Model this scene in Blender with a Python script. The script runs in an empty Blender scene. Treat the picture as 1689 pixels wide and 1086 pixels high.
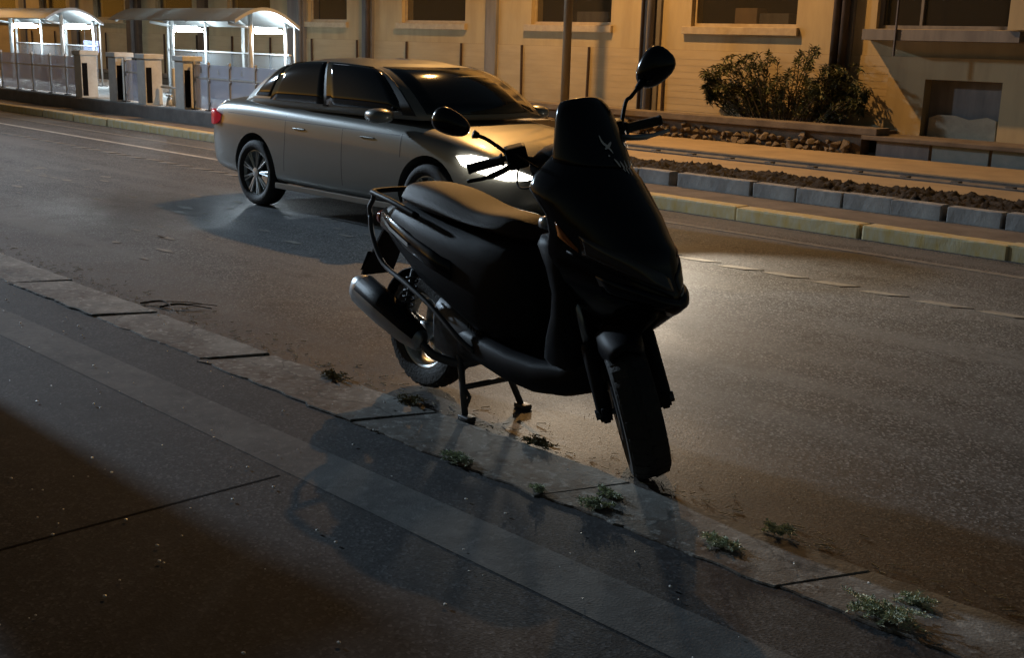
import bpy, bmesh, math, random
from mathutils import Vector, Matrix, noise
random.seed(7)
R = math.radians
S = bpy.context.scene
COL = S.collection

# ------------------------------------------------------------------ camera
# world: +X runs along the street (towards the right of the picture), +Y crosses it towards the building
cam_d = bpy.data.cameras.new('camera'); cam = bpy.data.objects.new('camera', cam_d); COL.objects.link(cam)
cam_d.sensor_width = 36.0; cam_d.lens = 1950 / 1689 * 36; cam_d.clip_end = 600; cam_d.clip_start = 0.05
fwd = Vector((-0.692, 0.683, -0.234)).normalized(); upv = Vector((-0.188, 0.143, 0.972))
rgt = fwd.cross(upv).normalized(); upv = rgt.cross(fwd).normalized()
cam.matrix_world = Matrix(((rgt.x, upv.x, -fwd.x, 0), (rgt.y, upv.y, -fwd.y, -3.077), (rgt.z, upv.z, -fwd.z, 1.5), (0, 0, 0, 1)))
S.camera = cam

# ------------------------------------------------------------------ night sky, moonlike sun, exposure
W = bpy.data.worlds.new('World'); S.world = W; W.use_nodes = True
wn = W.node_tree; bg = wn.nodes['Background']
sky = wn.nodes.new('ShaderNodeTexSky'); sky.sky_type = 'NISHITA'; sky.sun_disc = False
sky.sun_elevation = R(4); sky.sun_rotation = R(250)
wn.links.new(sky.outputs[0], bg.inputs[0]); bg.inputs[1].default_value = 0.025
sun_d = bpy.data.lights.new('moon', 'SUN'); sun_d.energy = 0.006; sun_d.angle = R(3); sun_d.color = (0.75, 0.85, 1)
sun = bpy.data.objects.new('moon', sun_d); COL.objects.link(sun)
sun.rotation_euler = Vector((0.9, -0.35, -0.6)).to_track_quat('-Z', 'Y').to_euler()
vs = S.view_settings; vs.view_transform = 'Standard'; vs.look = 'None'; vs.exposure = 0; vs.gamma = 1; vs.use_curve_mapping = False
S.cycles.use_denoising = True
S.cycles.max_bounces = 6; S.cycles.sample_clamp_indirect = 4; S.cycles.caustics_reflective = False; S.cycles.caustics_refractive = False

# ------------------------------------------------------------------ materials
MATS = {}
def mat(name, col, rough=0.6, metal=0.0, col2=None, scale=8.0, mix=(0.35, 0.65), bump=0.0, bscale=60.0, detail=6, rough2=None,
        emit=None, estr=0.0, coat=0.0, spec=0.5, alpha=1.0, coords='Object', stretch=None, trans=0.0):
    if name in MATS: return MATS[name]
    m = bpy.data.materials.new(name); m.use_nodes = True; MATS[name] = m
    nt = m.node_tree; b = nt.nodes['Principled BSDF']
    b.inputs['Base Color'].default_value = (*col, 1); b.inputs['Roughness'].default_value = rough
    b.inputs['Metallic'].default_value = metal; b.inputs['Specular IOR Level'].default_value = spec
    b.inputs['Coat Weight'].default_value = coat; b.inputs['Alpha'].default_value = alpha
    b.inputs['Transmission Weight'].default_value = trans
    if emit: b.inputs['Emission Color'].default_value = (*emit, 1); b.inputs['Emission Strength'].default_value = estr
    if col2 or bump or rough2 is not None:
        tc = nt.nodes.new('ShaderNodeTexCoord'); mp = nt.nodes.new('ShaderNodeMapping')
        nt.links.new(tc.outputs[coords], mp.inputs[0])
        if stretch: mp.inputs['Scale'].default_value = stretch
    if col2 or rough2 is not None:
        n = nt.nodes.new('ShaderNodeTexNoise'); n.inputs['Scale'].default_value = scale; n.inputs['Detail'].default_value = detail
        n.inputs['Roughness'].default_value = 0.62
        nt.links.new(mp.outputs[0], n.inputs[0])
        mr = nt.nodes.new('ShaderNodeMapRange'); mr.inputs[1].default_value, mr.inputs[2].default_value = mix
        nt.links.new(n.outputs[0], mr.inputs[0])
        if col2:
            mx = nt.nodes.new('ShaderNodeMix'); mx.data_type = 'RGBA'
            mx.inputs[6].default_value = (*col, 1); mx.inputs[7].default_value = (*col2, 1)
            nt.links.new(mr.outputs[0], mx.inputs[0]); nt.links.new(mx.outputs[2], b.inputs['Base Color'])
        if rough2 is not None:
            m2 = nt.nodes.new('ShaderNodeMapRange'); m2.inputs[3].default_value = rough; m2.inputs[4].default_value = rough2
            nt.links.new(mr.outputs[0], m2.inputs[0]); nt.links.new(m2.outputs[0], b.inputs['Roughness'])
    if bump:
        n2 = nt.nodes.new('ShaderNodeTexNoise'); n2.inputs['Scale'].default_value = bscale; n2.inputs['Detail'].default_value = 5
        nt.links.new(mp.outputs[0], n2.inputs[0])
        bp = nt.nodes.new('ShaderNodeBump'); bp.inputs['Strength'].default_value = bump; bp.inputs['Distance'].default_value = 0.01
        nt.links.new(n2.outputs[0], bp.inputs['Height']); nt.links.new(bp.outputs[0], b.inputs['Normal'])
    return m

def asphalt(name, dark, light, dirt=None, dirt_y=None, rough=0.62, speck=True, wet=0.0, spec=.3, stain=None, cracks=False, damp=None):
    """aggregate speckle + large stains; an optional dirt deposit lying along the kerb (world y range)"""
    m = bpy.data.materials.new(name); m.use_nodes = True; MATS[name] = m
    nt = m.node_tree; L = nt.links.new; b = nt.nodes['Principled BSDF']
    N = lambda t: nt.nodes.new('ShaderNode' + t)
    g = N('NewGeometry')
    def noise_(sc, det=4, r=0.6):
        n = N('TexNoise'); n.inputs['Scale'].default_value = sc; n.inputs['Detail'].default_value = det; n.inputs['Roughness'].default_value = r
        L(g.outputs['Position'], n.inputs[0]); return n.outputs[0]
    def rng(s, a, c, lo=0.0, hi=1.0):
        r = N('MapRange'); r.inputs[1].default_value = a; r.inputs[2].default_value = c; r.inputs[3].default_value = lo; r.inputs[4].default_value = hi
        L(s, r.inputs[0]); return r.outputs[0]
    def mixc(f, a, c):
        x = N('Mix'); x.data_type = 'RGBA'
        L(f, x.inputs[0])
        for i, v in ((6, a), (7, c)):
            if isinstance(v, tuple): x.inputs[i].default_value = (*v, 1)
            else: L(v, x.inputs[i])
        return x.outputs[2]
    big = noise_(0.55, 6); mid = noise_(7, 5)
    col = mixc(rng(mid, .35, .65), dark, light)
    col = mixc(rng(big, .42, .66, 0, .55), col, tuple(c * .55 for c in dark))
    v = N('TexVoronoi'); v.inputs['Scale'].default_value = 110; L(g.outputs['Position'], v.inputs[0])
    if speck:
        sep = N('SeparateColor'); L(v.outputs['Color'], sep.inputs[0])
        col = mixc(rng(sep.outputs[0], .6, 1.0, 0, .9), col, tuple(min(1, c * 2.6) for c in light))
        col = mixc(rng(sep.outputs[1], .5, 1.0, 0, .85), col, tuple(c * .25 for c in dark))
        # wheel-polished bands, repaired patches and oil drips
        sw = N('TexNoise'); mpg = N('Mapping'); mpg.inputs['Scale'].default_value = (.16, 1.5, 1); L(g.outputs['Position'], mpg.inputs[0]); L(mpg.outputs[0], sw.inputs[0]); sw.inputs['Scale'].default_value = 1.6; sw.inputs['Detail'].default_value = 7
        col = mixc(rng(sw.outputs[0], .46, .64, 0, .6), col, tuple(c * 1.35 for c in light))
        col = mixc(rng(noise_(2.6, 7, .68), .58, .72, 0, .75), col, tuple(c * .45 for c in dark))
    if dirt:
        sx = N('SeparateXYZ'); L(g.outputs['Position'], sx.inputs[0])
        wob = N('Math'); wob.operation = 'MULTIPLY_ADD'; L(noise_(1.9, 8, .68), wob.inputs[0]); wob.inputs[1].default_value = 1.3; L(sx.outputs[1], wob.inputs[2])
        f = rng(wob.outputs[0], dirt_y[1] + .65, dirt_y[0] + .65)
        gr = N('Math'); gr.operation = 'MULTIPLY'; L(f, gr.inputs[0]); L(rng(noise_(14, 6, .7), .3, .62, .35, 1), gr.inputs[1])
        col = mixc(gr.outputs[0], col, dirt)
    b.inputs['Specular IOR Level'].default_value = spec
    if stain:
        col = mixc(rng(noise_(3.3, 8, .7), .49, .64, 0, .6), col, stain)
        col = mixc(rng(noise_(11, 6, .72), .54, .68, 0, .5), col, tuple(c * .6 for c in stain))
        col = mixc(rng(noise_(26, 5, .7), .54, .7, 0, .6), col, tuple(min(1, c * 1.5) for c in light))
    if cracks:
        dn = N('TexNoise'); dn.inputs['Scale'].default_value = 5; L(g.outputs['Position'], dn.inputs[0]); dn.inputs['Detail'].default_value = 6
        av = N('VectorMath'); av.operation = 'MULTIPLY_ADD'; L(dn.outputs['Color'], av.inputs[0]); av.inputs[1].default_value = (.35, .35, .35); L(g.outputs['Position'], av.inputs[2])
        ve = N('TexVoronoi'); ve.feature = 'DISTANCE_TO_EDGE'; ve.inputs['Scale'].default_value = 1.15; L(av.outputs[0], ve.inputs[0])
        col = mixc(rng(ve.outputs['Distance'], .0, .012, .85, 0), col, tuple(c * .2 for c in dark))
    L(col, b.inputs['Base Color'])
    ro = rng(noise_(.8, 5), .4, .62, rough, rough - wet)
    if damp:   # a damp, smoother patch of the carriageway
        vd = N('VectorMath'); vd.operation = 'DISTANCE'; L(g.outputs['Position'], vd.inputs[0]); vd.inputs[1].default_value = (damp[0], damp[1], 0)
        wd = N('Math'); wd.operation = 'MULTIPLY_ADD'; L(noise_(1.7, 6, .65), wd.inputs[0]); wd.inputs[1].default_value = 1.6; L(vd.outputs['Value'], wd.inputs[2])
        mf = N('Mix'); L(rng(wd.outputs[0], damp[2] + 1.2, damp[2] - .2), mf.inputs[0]); L(ro, mf.inputs[2]); mf.inputs[3].default_value = .36; ro = mf.outputs[0]
    L(ro, b.inputs['Roughness'])
    bp = N('Bump'); bp.inputs['Strength'].default_value = .22; bp.inputs['Distance'].default_value = .003
    hs = N('Math'); hs.operation = 'MULTIPLY_ADD'; sc3 = N('SeparateColor'); L(v.outputs['Color'], sc3.inputs[0]); L(sc3.outputs[2], hs.inputs[0]); hs.inputs[1].default_value = .8; L(v.outputs['Distance'], hs.inputs[2])
    L(hs.outputs[0], bp.inputs['Height']); L(bp.outputs[0], b.inputs['Normal'])
    return m

M_road = asphalt('road_asphalt', (.066, .068, .07), (.1, .103, .105), dirt=(.078, .05, .03), dirt_y=(-.35, .95), rough=.74, wet=.12, spec=.17, damp=(-9.6, 2.0, 1.4))
M_pave = asphalt('pavement_asphalt', (.021, .021, .023), (.038, .038, .04), rough=.86, stain=(.014, .014, .015))
M_strip = asphalt('pale_paving', (.08, .08, .08), (.12, .12, .117), rough=.88, speck=False, stain=(.045, .045, .046), cracks=False)
M_slab = asphalt('kerb_slab_concrete', (.22, .22, .205), (.32, .32, .3), dirt=(.06, .036, .02), dirt_y=(-.3, .12), rough=.85, speck=False, stain=(.075, .066, .055), cracks=True)
M_ground = mat('earth_ground', (.04, .032, .025), .9, col2=(.06, .05, .04), scale=2)
M_ykerb = mat('yellow_kerb_paint', (.5, .45, .3), .7, col2=(.5, .36, .12), scale=5, bump=.3, bscale=30, stretch=(3, 3, 1))
M_gkerb = mat('grey_kerb_concrete', (.2, .2, .2), .85, col2=(.33, .33, .32), scale=5, bump=.3, bscale=50)
M_fpave = mat('far_pavement_concrete', (.1, .08, .062), .9, col2=(.17, .14, .11), scale=3, bump=.4, bscale=40)
M_soil = mat('dark_soil', (.009, .0065, .005), .97, col2=(.024, .017, .011), scale=14, bump=1, bscale=35)
M_path = mat('track_concrete', (.25, .19, .11), .88, col2=(.33, .25, .145), scale=2.2, bump=.25, bscale=40)
M_chan = mat('channel_concrete', (.09, .085, .08), .9, col2=(.16, .15, .14), scale=6)
M_wall = mat('cream_plaster', (.42, .34, .205), .88, col2=(.32, .255, .155), scale=2.2, mix=(.42, .75), bump=.18, bscale=30, stretch=(1.6, 1, .28))
M_clad = mat('cream_cladding', (.43, .345, .215), .85, col2=(.33, .265, .165), scale=1.6, mix=(.42, .75), stretch=(.5, 1, 3))
M_pil = mat('grey_render', (.13, .125, .125), .8, col2=(.2, .19, .185), scale=3, stretch=(2, 2, .4), bump=.2)
M_pildk = mat('dark_brown_pipe', (.045, .035, .03), .6, col2=(.08, .06, .05), scale=4)
M_frame = mat('cream_window_frame', (.43, .35, .22), .6, col2=(.34, .27, .17), scale=9)
M_rod = mat('rusty_iron', (.03, .018, .012), .7, metal=.3, col2=(.06, .035, .02), scale=30)
M_room = mat('dark_room', (.03, .028, .025), .9)
M_card = mat('cardboard', (.38, .27, .16), .85, col2=(.3, .21, .13), scale=5)
M_black = mat('black_plastic', (.007, .007, .009), .5, bump=.12, bscale=400, spec=.13)
M_gloss = mat('black_gloss_paint', (.005, .005, .007), .2, coat=.25, spec=.3)
M_rub = mat('tyre_rubber', (.016, .016, .017), .75, bump=.4, bscale=90, col2=(.03, .028, .026), scale=12)
M_vinyl = mat('seat_vinyl', (.03, .017, .009), .55, bump=.3, bscale=220, spec=.2)
M_chrome = mat('brushed_metal', (.42, .43, .44), .32, metal=1, rough2=.5, scale=20)
M_steel = mat('dull_steel', (.1, .1, .105), .5, metal=.8, rough2=.65, scale=30)
M_alloy = mat('alloy_wheel_paint', (.5, .53, .54), .35, metal=.55)
M_white = mat('white_steel_paint', (.55, .57, .57), .45, col2=(.45, .47, .47), scale=6)
M_conc_w = mat('white_painted_concrete', (.58, .59, .58), .75, col2=(.44, .44, .43), scale=5, bump=.3)
M_plat = mat('platform_concrete', (.12, .115, .115), .85, col2=(.19, .18, .175), scale=4, bump=.3)
M_plattop = mat('platform_paving', (.4, .4, .39), .8, col2=(.3, .3, .29), scale=5)
M_pgrey = mat('pale_grey_steel', (.38, .4, .43), .5, metal=.2)
M_roof = mat('canopy_sheet', (.2, .21, .21), .45, col2=(.15, .16, .16), scale=2)
_nt = M_roof.node_tree; _tl = _nt.nodes.new('ShaderNodeBsdfTranslucent'); _tl.inputs[0].default_value = (.6, .68, .7, 1); _mx = _nt.nodes.new('ShaderNodeMixShader'); _mx.inputs[0].default_value = .18
_nt.links.new(_nt.nodes['Principled BSDF'].outputs[0], _mx.inputs[1]); _nt.links.new(_tl.outputs[0], _mx.inputs[2]); _nt.links.new(_mx.outputs[0], _nt.nodes['Material Output'].inputs[0])
M_dark_slot = mat('dark_slot', (.008, .008, .009), .95, spec=.05)
M_car = mat('silver_car_paint', (.2, .2, .185), .34, metal=.4, coat=.5, spec=.5)
M_cglass = mat('tinted_car_glass', (.004, .005, .007), .06, spec=.6)
M_cblack = mat('car_black_trim', (.012, .012, .013), .5)
M_redl = mat('tail_light_red', (.35, .01, .02), .25, emit=(1, .05, .08), estr=.18)
M_pole = mat('galvanised_pole', (.2, .19, .17), .55, metal=.4, col2=(.13, .12, .11), scale=5, stretch=(1, 1, .2))
M_leaf = mat('bush_leaf', (.045, .06, .022), .6, col2=(.09, .095, .035), scale=6)
M_stem = mat('bush_stem', (.06, .04, .025), .8)
M_weed = mat('weed_leaf', (.44, .5, .34), .6, col2=(.55, .58, .43), scale=20)
M_straw = mat('dry_grass', (.22, .19, .1), .8)
M_stone = mat('rubble_stone', (.1, .08, .058), .95, col2=(.2, .16, .115), scale=9, bump=.8, bscale=20)
M_mortar = mat('wall_mortar', (.11, .085, .065), .95, col2=(.16, .125, .09), scale=8, bump=.5)
M_grit = mat('white_grit', (.75, .75, .73), .35)
M_paint = mat('road_paint', (.42, .4, .36), .7, col2=(.22, .21, .19), scale=9, mix=(.4, .7), bump=.4, bscale=60)
M_paintd = mat('worn_line_paint', (.21, .195, .165), .8, col2=(.12, .112, .1), scale=14, bump=.5, bscale=60)
M_blue = mat('blue_plinth_paint', (.16, .2, .2), .8, col2=(.22, .25, .24), scale=5)
M_sack = mat('pale_board', (.5, .44, .33), .9, col2=(.38, .33, .25), scale=6, bump=.4)
M_signb = mat('blue_sign', (.25, .3, .6), .5, col2=(.3, .36, .66), scale=12)
M_grey = mat('sticker_grey', (.85, .8, .8), .6)
M_lens = mat('smoked_lens', (.05, .042, .038), .12, coat=.5)
M_mirror = mat('mirror_glass', (.3, .3, .32), .05, metal=1)
M_amber = mat('amber_lens', (.35, .1, .01), .2)
M_redp = mat('dark_red_decal', (.12, .015, .015), .5)

def glassy(name, col, op, rough=.08):
    m = bpy.data.materials.new(name); m.use_nodes = True; nt = m.node_tree
    for n in list(nt.nodes): nt.nodes.remove(n)
    o = nt.nodes.new('ShaderNodeOutputMaterial'); t = nt.nodes.new('ShaderNodeBsdfTransparent'); p = nt.nodes.new('ShaderNodeBsdfPrincipled')
    p.inputs['Base Color'].default_value = (*col, 1); p.inputs['Roughness'].default_value = rough
    x = nt.nodes.new('ShaderNodeMixShader'); x.inputs[0].default_value = op
    nt.links.new(t.outputs[0], x.inputs[1]); nt.links.new(p.outputs[0], x.inputs[2]); nt.links.new(x.outputs[0], o.inputs[0]); return m
M_pane = glassy('window_glass', (.05, .045, .04), .35, .06)
M_frost = glassy('barrier_glass', (.5, .58, .74), .62, .3)
M_frost2 = glassy('shelter_glass', (.22, .25, .27), .3, .2)
def emis(name, col, s):
    m = bpy.data.materials.new(name); m.use_nodes = True; b = m.node_tree.nodes['Principled BSDF']
    b.inputs['Base Color'].default_value = (.8, .8, .8, 1); b.inputs['Emission Color'].default_value = (*col, 1); b.inputs['Emission Strength'].default_value = s; return m
M_tube = emis('lit_tube', (.78, .92, 1.0), 290)
M_head = emis('lit_headlight', (1, .93, .78), 14)
M_sod = emis('sodium_bulb', (1, .55, .14), 40)
M_led = emis('led_panel', (.8, .92, 1), 25)

# ------------------------------------------------------------------ mesh helpers
def link(name, me, m=None, parent=None, smooth=False):
    o = bpy.data.objects.new(name, me); COL.objects.link(o)
    if m: 
        if not me.materials: me.materials.append(m)
    if parent: o.parent = parent
    if smooth:
        for p in me.polygons: p.use_smooth = True
    return o
def obj(name, bm, m=None, parent=None, smooth=False):
    bmesh.ops.recalc_face_normals(bm, faces=bm.faces)
    if all(len(e.link_faces) == 2 for e in bm.edges) and bm.calc_volume(signed=True) < 0: bmesh.ops.reverse_faces(bm, faces=bm.faces)
    me = bpy.data.meshes.new(name); bm.to_mesh(me); bm.free(); return link(name, me, m, parent, smooth)
def tag(o, label=None, cat=None, group=None, kind=None):
    if label: o['label'] = label
    if cat: o['category'] = cat
    if group: o['group'] = group
    if kind: o['kind'] = kind
    return o
def empty(name, loc=(0, 0, 0), rz=0):
    o = bpy.data.objects.new(name, None); COL.objects.link(o); o.location = loc; o.rotation_euler = (0, 0, rz); o.empty_display_size = .2; return o
def B(): return bmesh.new()
def box(bm, x0, x1, y0, y1, z0, z1, bev=0):
    vs_ = [bm.verts.new(p) for p in ((x0, y0, z0), (x1, y0, z0), (x1, y1, z0), (x0, y1, z0), (x0, y0, z1), (x1, y0, z1), (x1, y1, z1), (x0, y1, z1))]
    fs = [bm.faces.new([vs_[i] for i in f]) for f in ((3, 2, 1, 0), (4, 5, 6, 7), (0, 1, 5, 4), (1, 2, 6, 5), (2, 3, 7, 6), (3, 0, 4, 7))]
    if bev:
        es = list({e for f in fs for e in f.edges}); bmesh.ops.bevel(bm, geom=es, offset=bev, segments=2, affect='EDGES', profile=.6)
    return vs_
def loft(bm, rings, cap=True, closed=True):
    vr = [[bm.verts.new(p) for p in r] for r in rings]
    n = len(vr[0])
    for a, b in zip(vr, vr[1:]):
        for i in range(n if closed else n - 1):
            j = (i + 1) % n; bm.faces.new((a[i], a[j], b[j], b[i]))
    if cap and closed: bm.faces.new(vr[0][::-1]); bm.faces.new(vr[-1])
    return vr
def tube(bm, pts, r, n=10, cap=True):
    pts = [Vector(p) for p in pts]; rr = r if isinstance(r, (list, tuple)) else [r] * len(pts)
    rings = []; prev = None
    for i, p in enumerate(pts):
        d = (pts[min(i + 1, len(pts) - 1)] - pts[max(i - 1, 0)]).normalized()
        if prev is None: u = d.orthogonal().normalized()
        else: u = (prev - d * prev.dot(d)).normalized()
        v = d.cross(u); prev = u
        rings.append([p + (u * math.cos(2 * math.pi * k / n) + v * math.sin(2 * math.pi * k / n)) * rr[i] for k in range(n)])
    loft(bm, rings, cap)
def spline(pts, k=6):
    pts = [Vector(p) for p in pts]; out = []
    P_ = [pts[0]] + pts + [pts[-1]]
    for i in range(1, len(P_) - 2):
        for j in range(k):
            t = j / k; a, b, c, d = P_[i - 1:i + 3]
            out.append(.5 * (2 * b + (c - a) * t + (2 * a - 5 * b + 4 * c - d) * t * t + (3 * b - a - 3 * c + d) * t ** 3))
    out.append(pts[-1]); return out
def revolve_y(bm, prof, c=(0, 0, 0), n=40, closed=True):
    """prof: list of (radius, y) revolved round the y axis at c"""
    rings = [[(c[0] + r * math.cos(2 * math.pi * k / n), c[1] + y, c[2] + r * math.sin(2 * math.pi * k / n)) for (r, y) in prof] for k in range(n)]
    rings.append(rings[0])
    vr = [[bm.verts.new(p) for p in r] for r in rings[:-1]]; m_ = len(prof)
    for k in range(n):
        a, b = vr[k], vr[(k + 1) % n]
        for i in range(m_ if closed else m_ - 1):
            j = (i + 1) % m_; bm.faces.new((a[i], b[i], b[j], a[j]))
def sup(n_, ex):  # unit superellipse points
    o = []
    for k in range(n_):
        t = 2 * math.pi * k / n_; c, s = math.cos(t), math.sin(t)
        o.append((math.copysign(abs(c) ** (2 / ex), c), math.copysign(abs(s) ** (2 / ex), s)))
    return o
def subsurf(o, lv=2):
    md = o.modifiers.new('subdivision', 'SUBSURF'); md.levels = lv; md.render_levels = lv; return o
def copy_tree(o, parent=None):
    c = o.copy(); COL.objects.link(c); c.parent = parent
    for ch in list(o.children): copy_tree(ch, c)
    return c

# ------------------------------------------------------------------ ground, road and pavements
def sheet(name, x0, x1, y0, y1, z, m, nx=1, ny=1, f=None):
    bm = B(); g = [[bm.verts.new((x0 + (x1 - x0) * i / nx, y0 + (y1 - y0) * j / ny, z + (f(x0 + (x1 - x0) * i / nx, y0 + (y1 - y0) * j / ny) if f else 0))) for j in range(ny + 1)] for i in range(nx + 1)]
    for i in range(nx):
        for j in range(ny): bm.faces.new((g[i][j], g[i + 1][j], g[i + 1][j + 1], g[i][j + 1]))
    return tag(obj(name, bm, m, smooth=True), kind='structure')
sheet('ground', -300, 300, -300, 300, -.06, M_ground)
road = sheet('road', -120, 60, -.36, 6.0, 0, M_road)
pavement = sheet('pavement', -120, 60, -60, -.30, .004, M_pave)
paving_strip = sheet('paving_strip', -120, 60, -.865, -.63, .0055, M_strip)
crack = B()   # the pavement's sawn expansion joint
for x in (-8.9, -6.1, -3.345, -.6): box(crack, x - .007, x + .007, -2.6, -.9, .002, .0046)
obj('expansion_joint', crack, M_dark_slot, pavement)

# near kerb slabs: flush stones, skewed ends, each a little tilted
ends = [-14.2, -13.0, -11.75, -10.6, -9.4, -8.28, -7.12, -6.0, -4.88, -3.66, -2.62, -1.68, -.62, .6, 1.8]
for i, (a, b) in enumerate(zip(ends, ends[1:])):
    rs = random.Random(i); bm = B(); t = .011 + rs.uniform(-.003, .004)
    sk = .13; wide = a < -4.5; a2 = a + (.014 if wide else .003) + rs.uniform(0, .008); b2 = b - (.012 if wide else .003); y0 = -.335 + rs.uniform(-.02, .02); y1 = -.01 + rs.uniform(-.012, .012)
    bot = []; top = []
    N_ = 26
    for k in range(N_ + 1):
        x = a2 + (b2 - a2) * k / N_; bot.append((x, y0 + .02 * noise.noise((x * 6, i * 3.1, 0)) + rs.uniform(-.006, .006)))
    for k in range(N_ + 1):
        x = b2 + sk + (a2 - b2) * k / N_; top.append((x, y1 + .012 * noise.noise((x * 7, i * 1.7, 5)) + rs.uniform(-.005, .005)))
    ring = bot + top; tl = rs.uniform(-.005, .007) * (1 if wide else .3); tx = rs.uniform(-.006, .006) * (1 if wide else .2)
    zt = lambda x, y: t + tl * (y + .17) / .17 * .5 + tx * (x - (a + b) / 2)
    loft(bm, [[(x, y, -.02) for x, y in ring], [(x, y, zt(x, y) - .004) for x, y in ring], [(x + .004 * (1 if x < (a + b) / 2 else -1), y + .004 * (1 if y < -.17 else -1), zt(x, y)) for x, y in ring]])
    obj('kerb_slab', bm, M_slab, pavement)

# lane marking of lifted, cracked plates; two thin painted lines beyond it
mk = []
for i in range(4):
    bm = B(); rs = random.Random(50 + i); Lm = .34
    pts = [(-Lm / 2, -.055), (Lm / 2 - .1, -.05), (Lm / 2, .045), (-Lm / 2 + .07, .055)]
    pts = [(x + rs.uniform(-.02, .02), y + rs.uniform(-.012, .012)) for x, y in pts]
    loft(bm, [[(x, y, .001) for x, y in pts], [(x * .98, y * .96, .003 + .0025 * (x > 0)) for x, y in pts]])
    me = bpy.data.meshes.new('lane_marking'); bmesh.ops.recalc_face_normals(bm, faces=bm.faces); bm.to_mesh(me); bm.free(); me.materials.append(M_paintd); mk.append(me)
x = -19.0; i = 0
while x < -2.2:
    o = link('lane_marking', mk[i % 4], None, road); o.location = (x, 3.92 + random.uniform(-.02, .02), 0); o.rotation_euler = (0, 0, random.uniform(-.05, .05)); o.scale.x = random.uniform(.85, 1.1)
    x += .37 + random.uniform(-.02, .03); i += 1
for y, m_, x1 in ((4.62, M_paint, -7.6), (5.26, M_paintd, 30)):
    bm = B(); box(bm, -110, x1, y - .04, y + .04, .0015, .0045); obj('painted_line', bm, m_, road)

# far side: yellow kerb stones, pavement, grey kerb, soil bed, track concrete with channel
far_pave = B(); box(far_pave, -120, 60, 6.09, 12.3, -.05, .118); far_pavement = tag(obj('far_pavement', far_pave, M_fpave), kind='structure')
def kerb_mesh(name, L, y0, y1, z0, z1, m, bev, seed):
    bm = B(); box(bm, .002, L - .003, y0, y1, z0, z1, bev); rs = random.Random(seed)
    bmesh.ops.subdivide_edges(bm, edges=[e for e in bm.edges if abs(e.verts[0].co.x - e.verts[1].co.x) > L * .5], cuts=7)
    for v in bm.verts: v.co += Vector((0, rs.uniform(-.0022, .0022), rs.uniform(-.002, .0015) if v.co.z > z0 + .02 else 0))
    bmesh.ops.recalc_face_normals(bm, faces=bm.faces); me = bpy.data.meshes.new(name); bm.to_mesh(me); bm.free(); me.materials.append(m); return me
yk = [kerb_mesh('yellow_kerb_stone', 1.25, 5.9, 6.1, -.03, .122, M_ykerb, .02, s) for s in range(3)]
for i in range(24):
    o = link('yellow_kerb_stone', yk[i % 3], None, far_pavement); o.location = (-3.73 + 1.25 * (2 - i), random.uniform(-.008, .008), random.uniform(-.006, .004)); o.rotation_euler.z = random.uniform(-.004, .004)
gk = [kerb_mesh('grey_kerb_stone', .49, 6.74, 6.88, .1, .255, M_gkerb, .012, 20 + s) for s in range(3)]
for i in range(22):
    o = link('grey_kerb_stone', gk[(i * 2) % 3], None, far_pavement); o.location = (-4.19 + .49 * (4 - i), random.uniform(-.006, .006), random.uniform(-.006, .006)); o.rotation_euler.z = random.uniform(-.012, .012)
def soil_h(x, y):
    e = min(1, (y - 6.86) / .12, (8.12 - y) / .25); return max(0, e) * (.05 + .045 * noise.noise((x * 2.3, y * 2.3, 0)) + .05 * abs(noise.noise((x * 8, y * 8, 4))) + .055 * noise.noise((x * 19, y * 19, 9)) + .035 * noise.noise((x * 37, y * 37, 2)))
sheet('soil_bed', -13.0, 10, 6.87, 8.1, .17, M_soil, 800, 44, soil_h)
tr = B()
box(tr, -15.2, 40, 8.05, 9.5, .1, .145, .01); box(tr, -15.2, 40, 10.35, 12.05, .1, .15, .01)
tag(obj('track_path', tr, M_path), kind='structure')
ch = B(); box(ch, -15.2, 40, 9.5, 10.35, .02, .1215); box(ch, -15.2, 40, 9.62, 9.68, .1, .15); box(ch, -15.2, 40, 10.16, 10.22, .1, .15)
tag(obj('track_channel', ch, M_chan), kind='structure')
for i in range(14):  # rail clips along the channel
    bm = B(); box(bm, -.05, .05, 9.8, 9.9, .12, .15, .008); o = obj('rail_clip', bm, M_steel, far_pavement); o.location.x = -11 + i * .62

# ------------------------------------------------------------------ the long building behind the track
YW = 12.9
bld = tag(empty('building', (-16, YW, .12)), 'long cream plastered building with dark windows and grey pilasters behind the track', 'building')
def bpart(name, bm, m, parent=bld, smooth=False, label=None):
    for v in bm.verts: v.co -= Vector((-16, YW, .12))
    o = obj(name, bm, m, parent, smooth)
    if label: o['label'] = label
    return o
wins = [(-48.6, -46.7), (-44.9, -43.0), (-41.2, -39.3), (-37.5, -35.6), (-33.8, -31.9), (-30.1, -28.2), (-26.5, -24.6), (-23.06, -21.6), (-19.7, -17.75), (-15.93, -13.98), (-12.25, -10.26), (-8.93, -6.94), (-5.0, -3.0)]
Z0, Z1, ZT = 1.88, 3.0, 7.5
bm = B(); xe = -60.0
for a, b in wins: box(bm, xe, a, YW, YW + .3, Z0, Z1); xe = b
box(bm, xe, 10, YW, YW + .3, Z0, Z1); box(bm, -60, 10, YW, YW + .3, Z1, ZT); box(bm, -60, 10, YW, YW + .3, 1.502, Z0)
bpart('wall', bm, M_wall)
bm = B(); box(bm, -60, -8.62, YW - .012, YW + .3, .12, 1.5)
bpart('clad_base', bm, M_clad)
bm = B(); k = 0                                         # shadow joints between the cladding boards
z = .2
while z < 1.46: box(bm, -60, -8.62, YW - .0145, YW - .011, z, z + .004); z += .105
bpart('board_joint', bm, mat('joint_shadow', (.36, .29, .18), .9))
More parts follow.
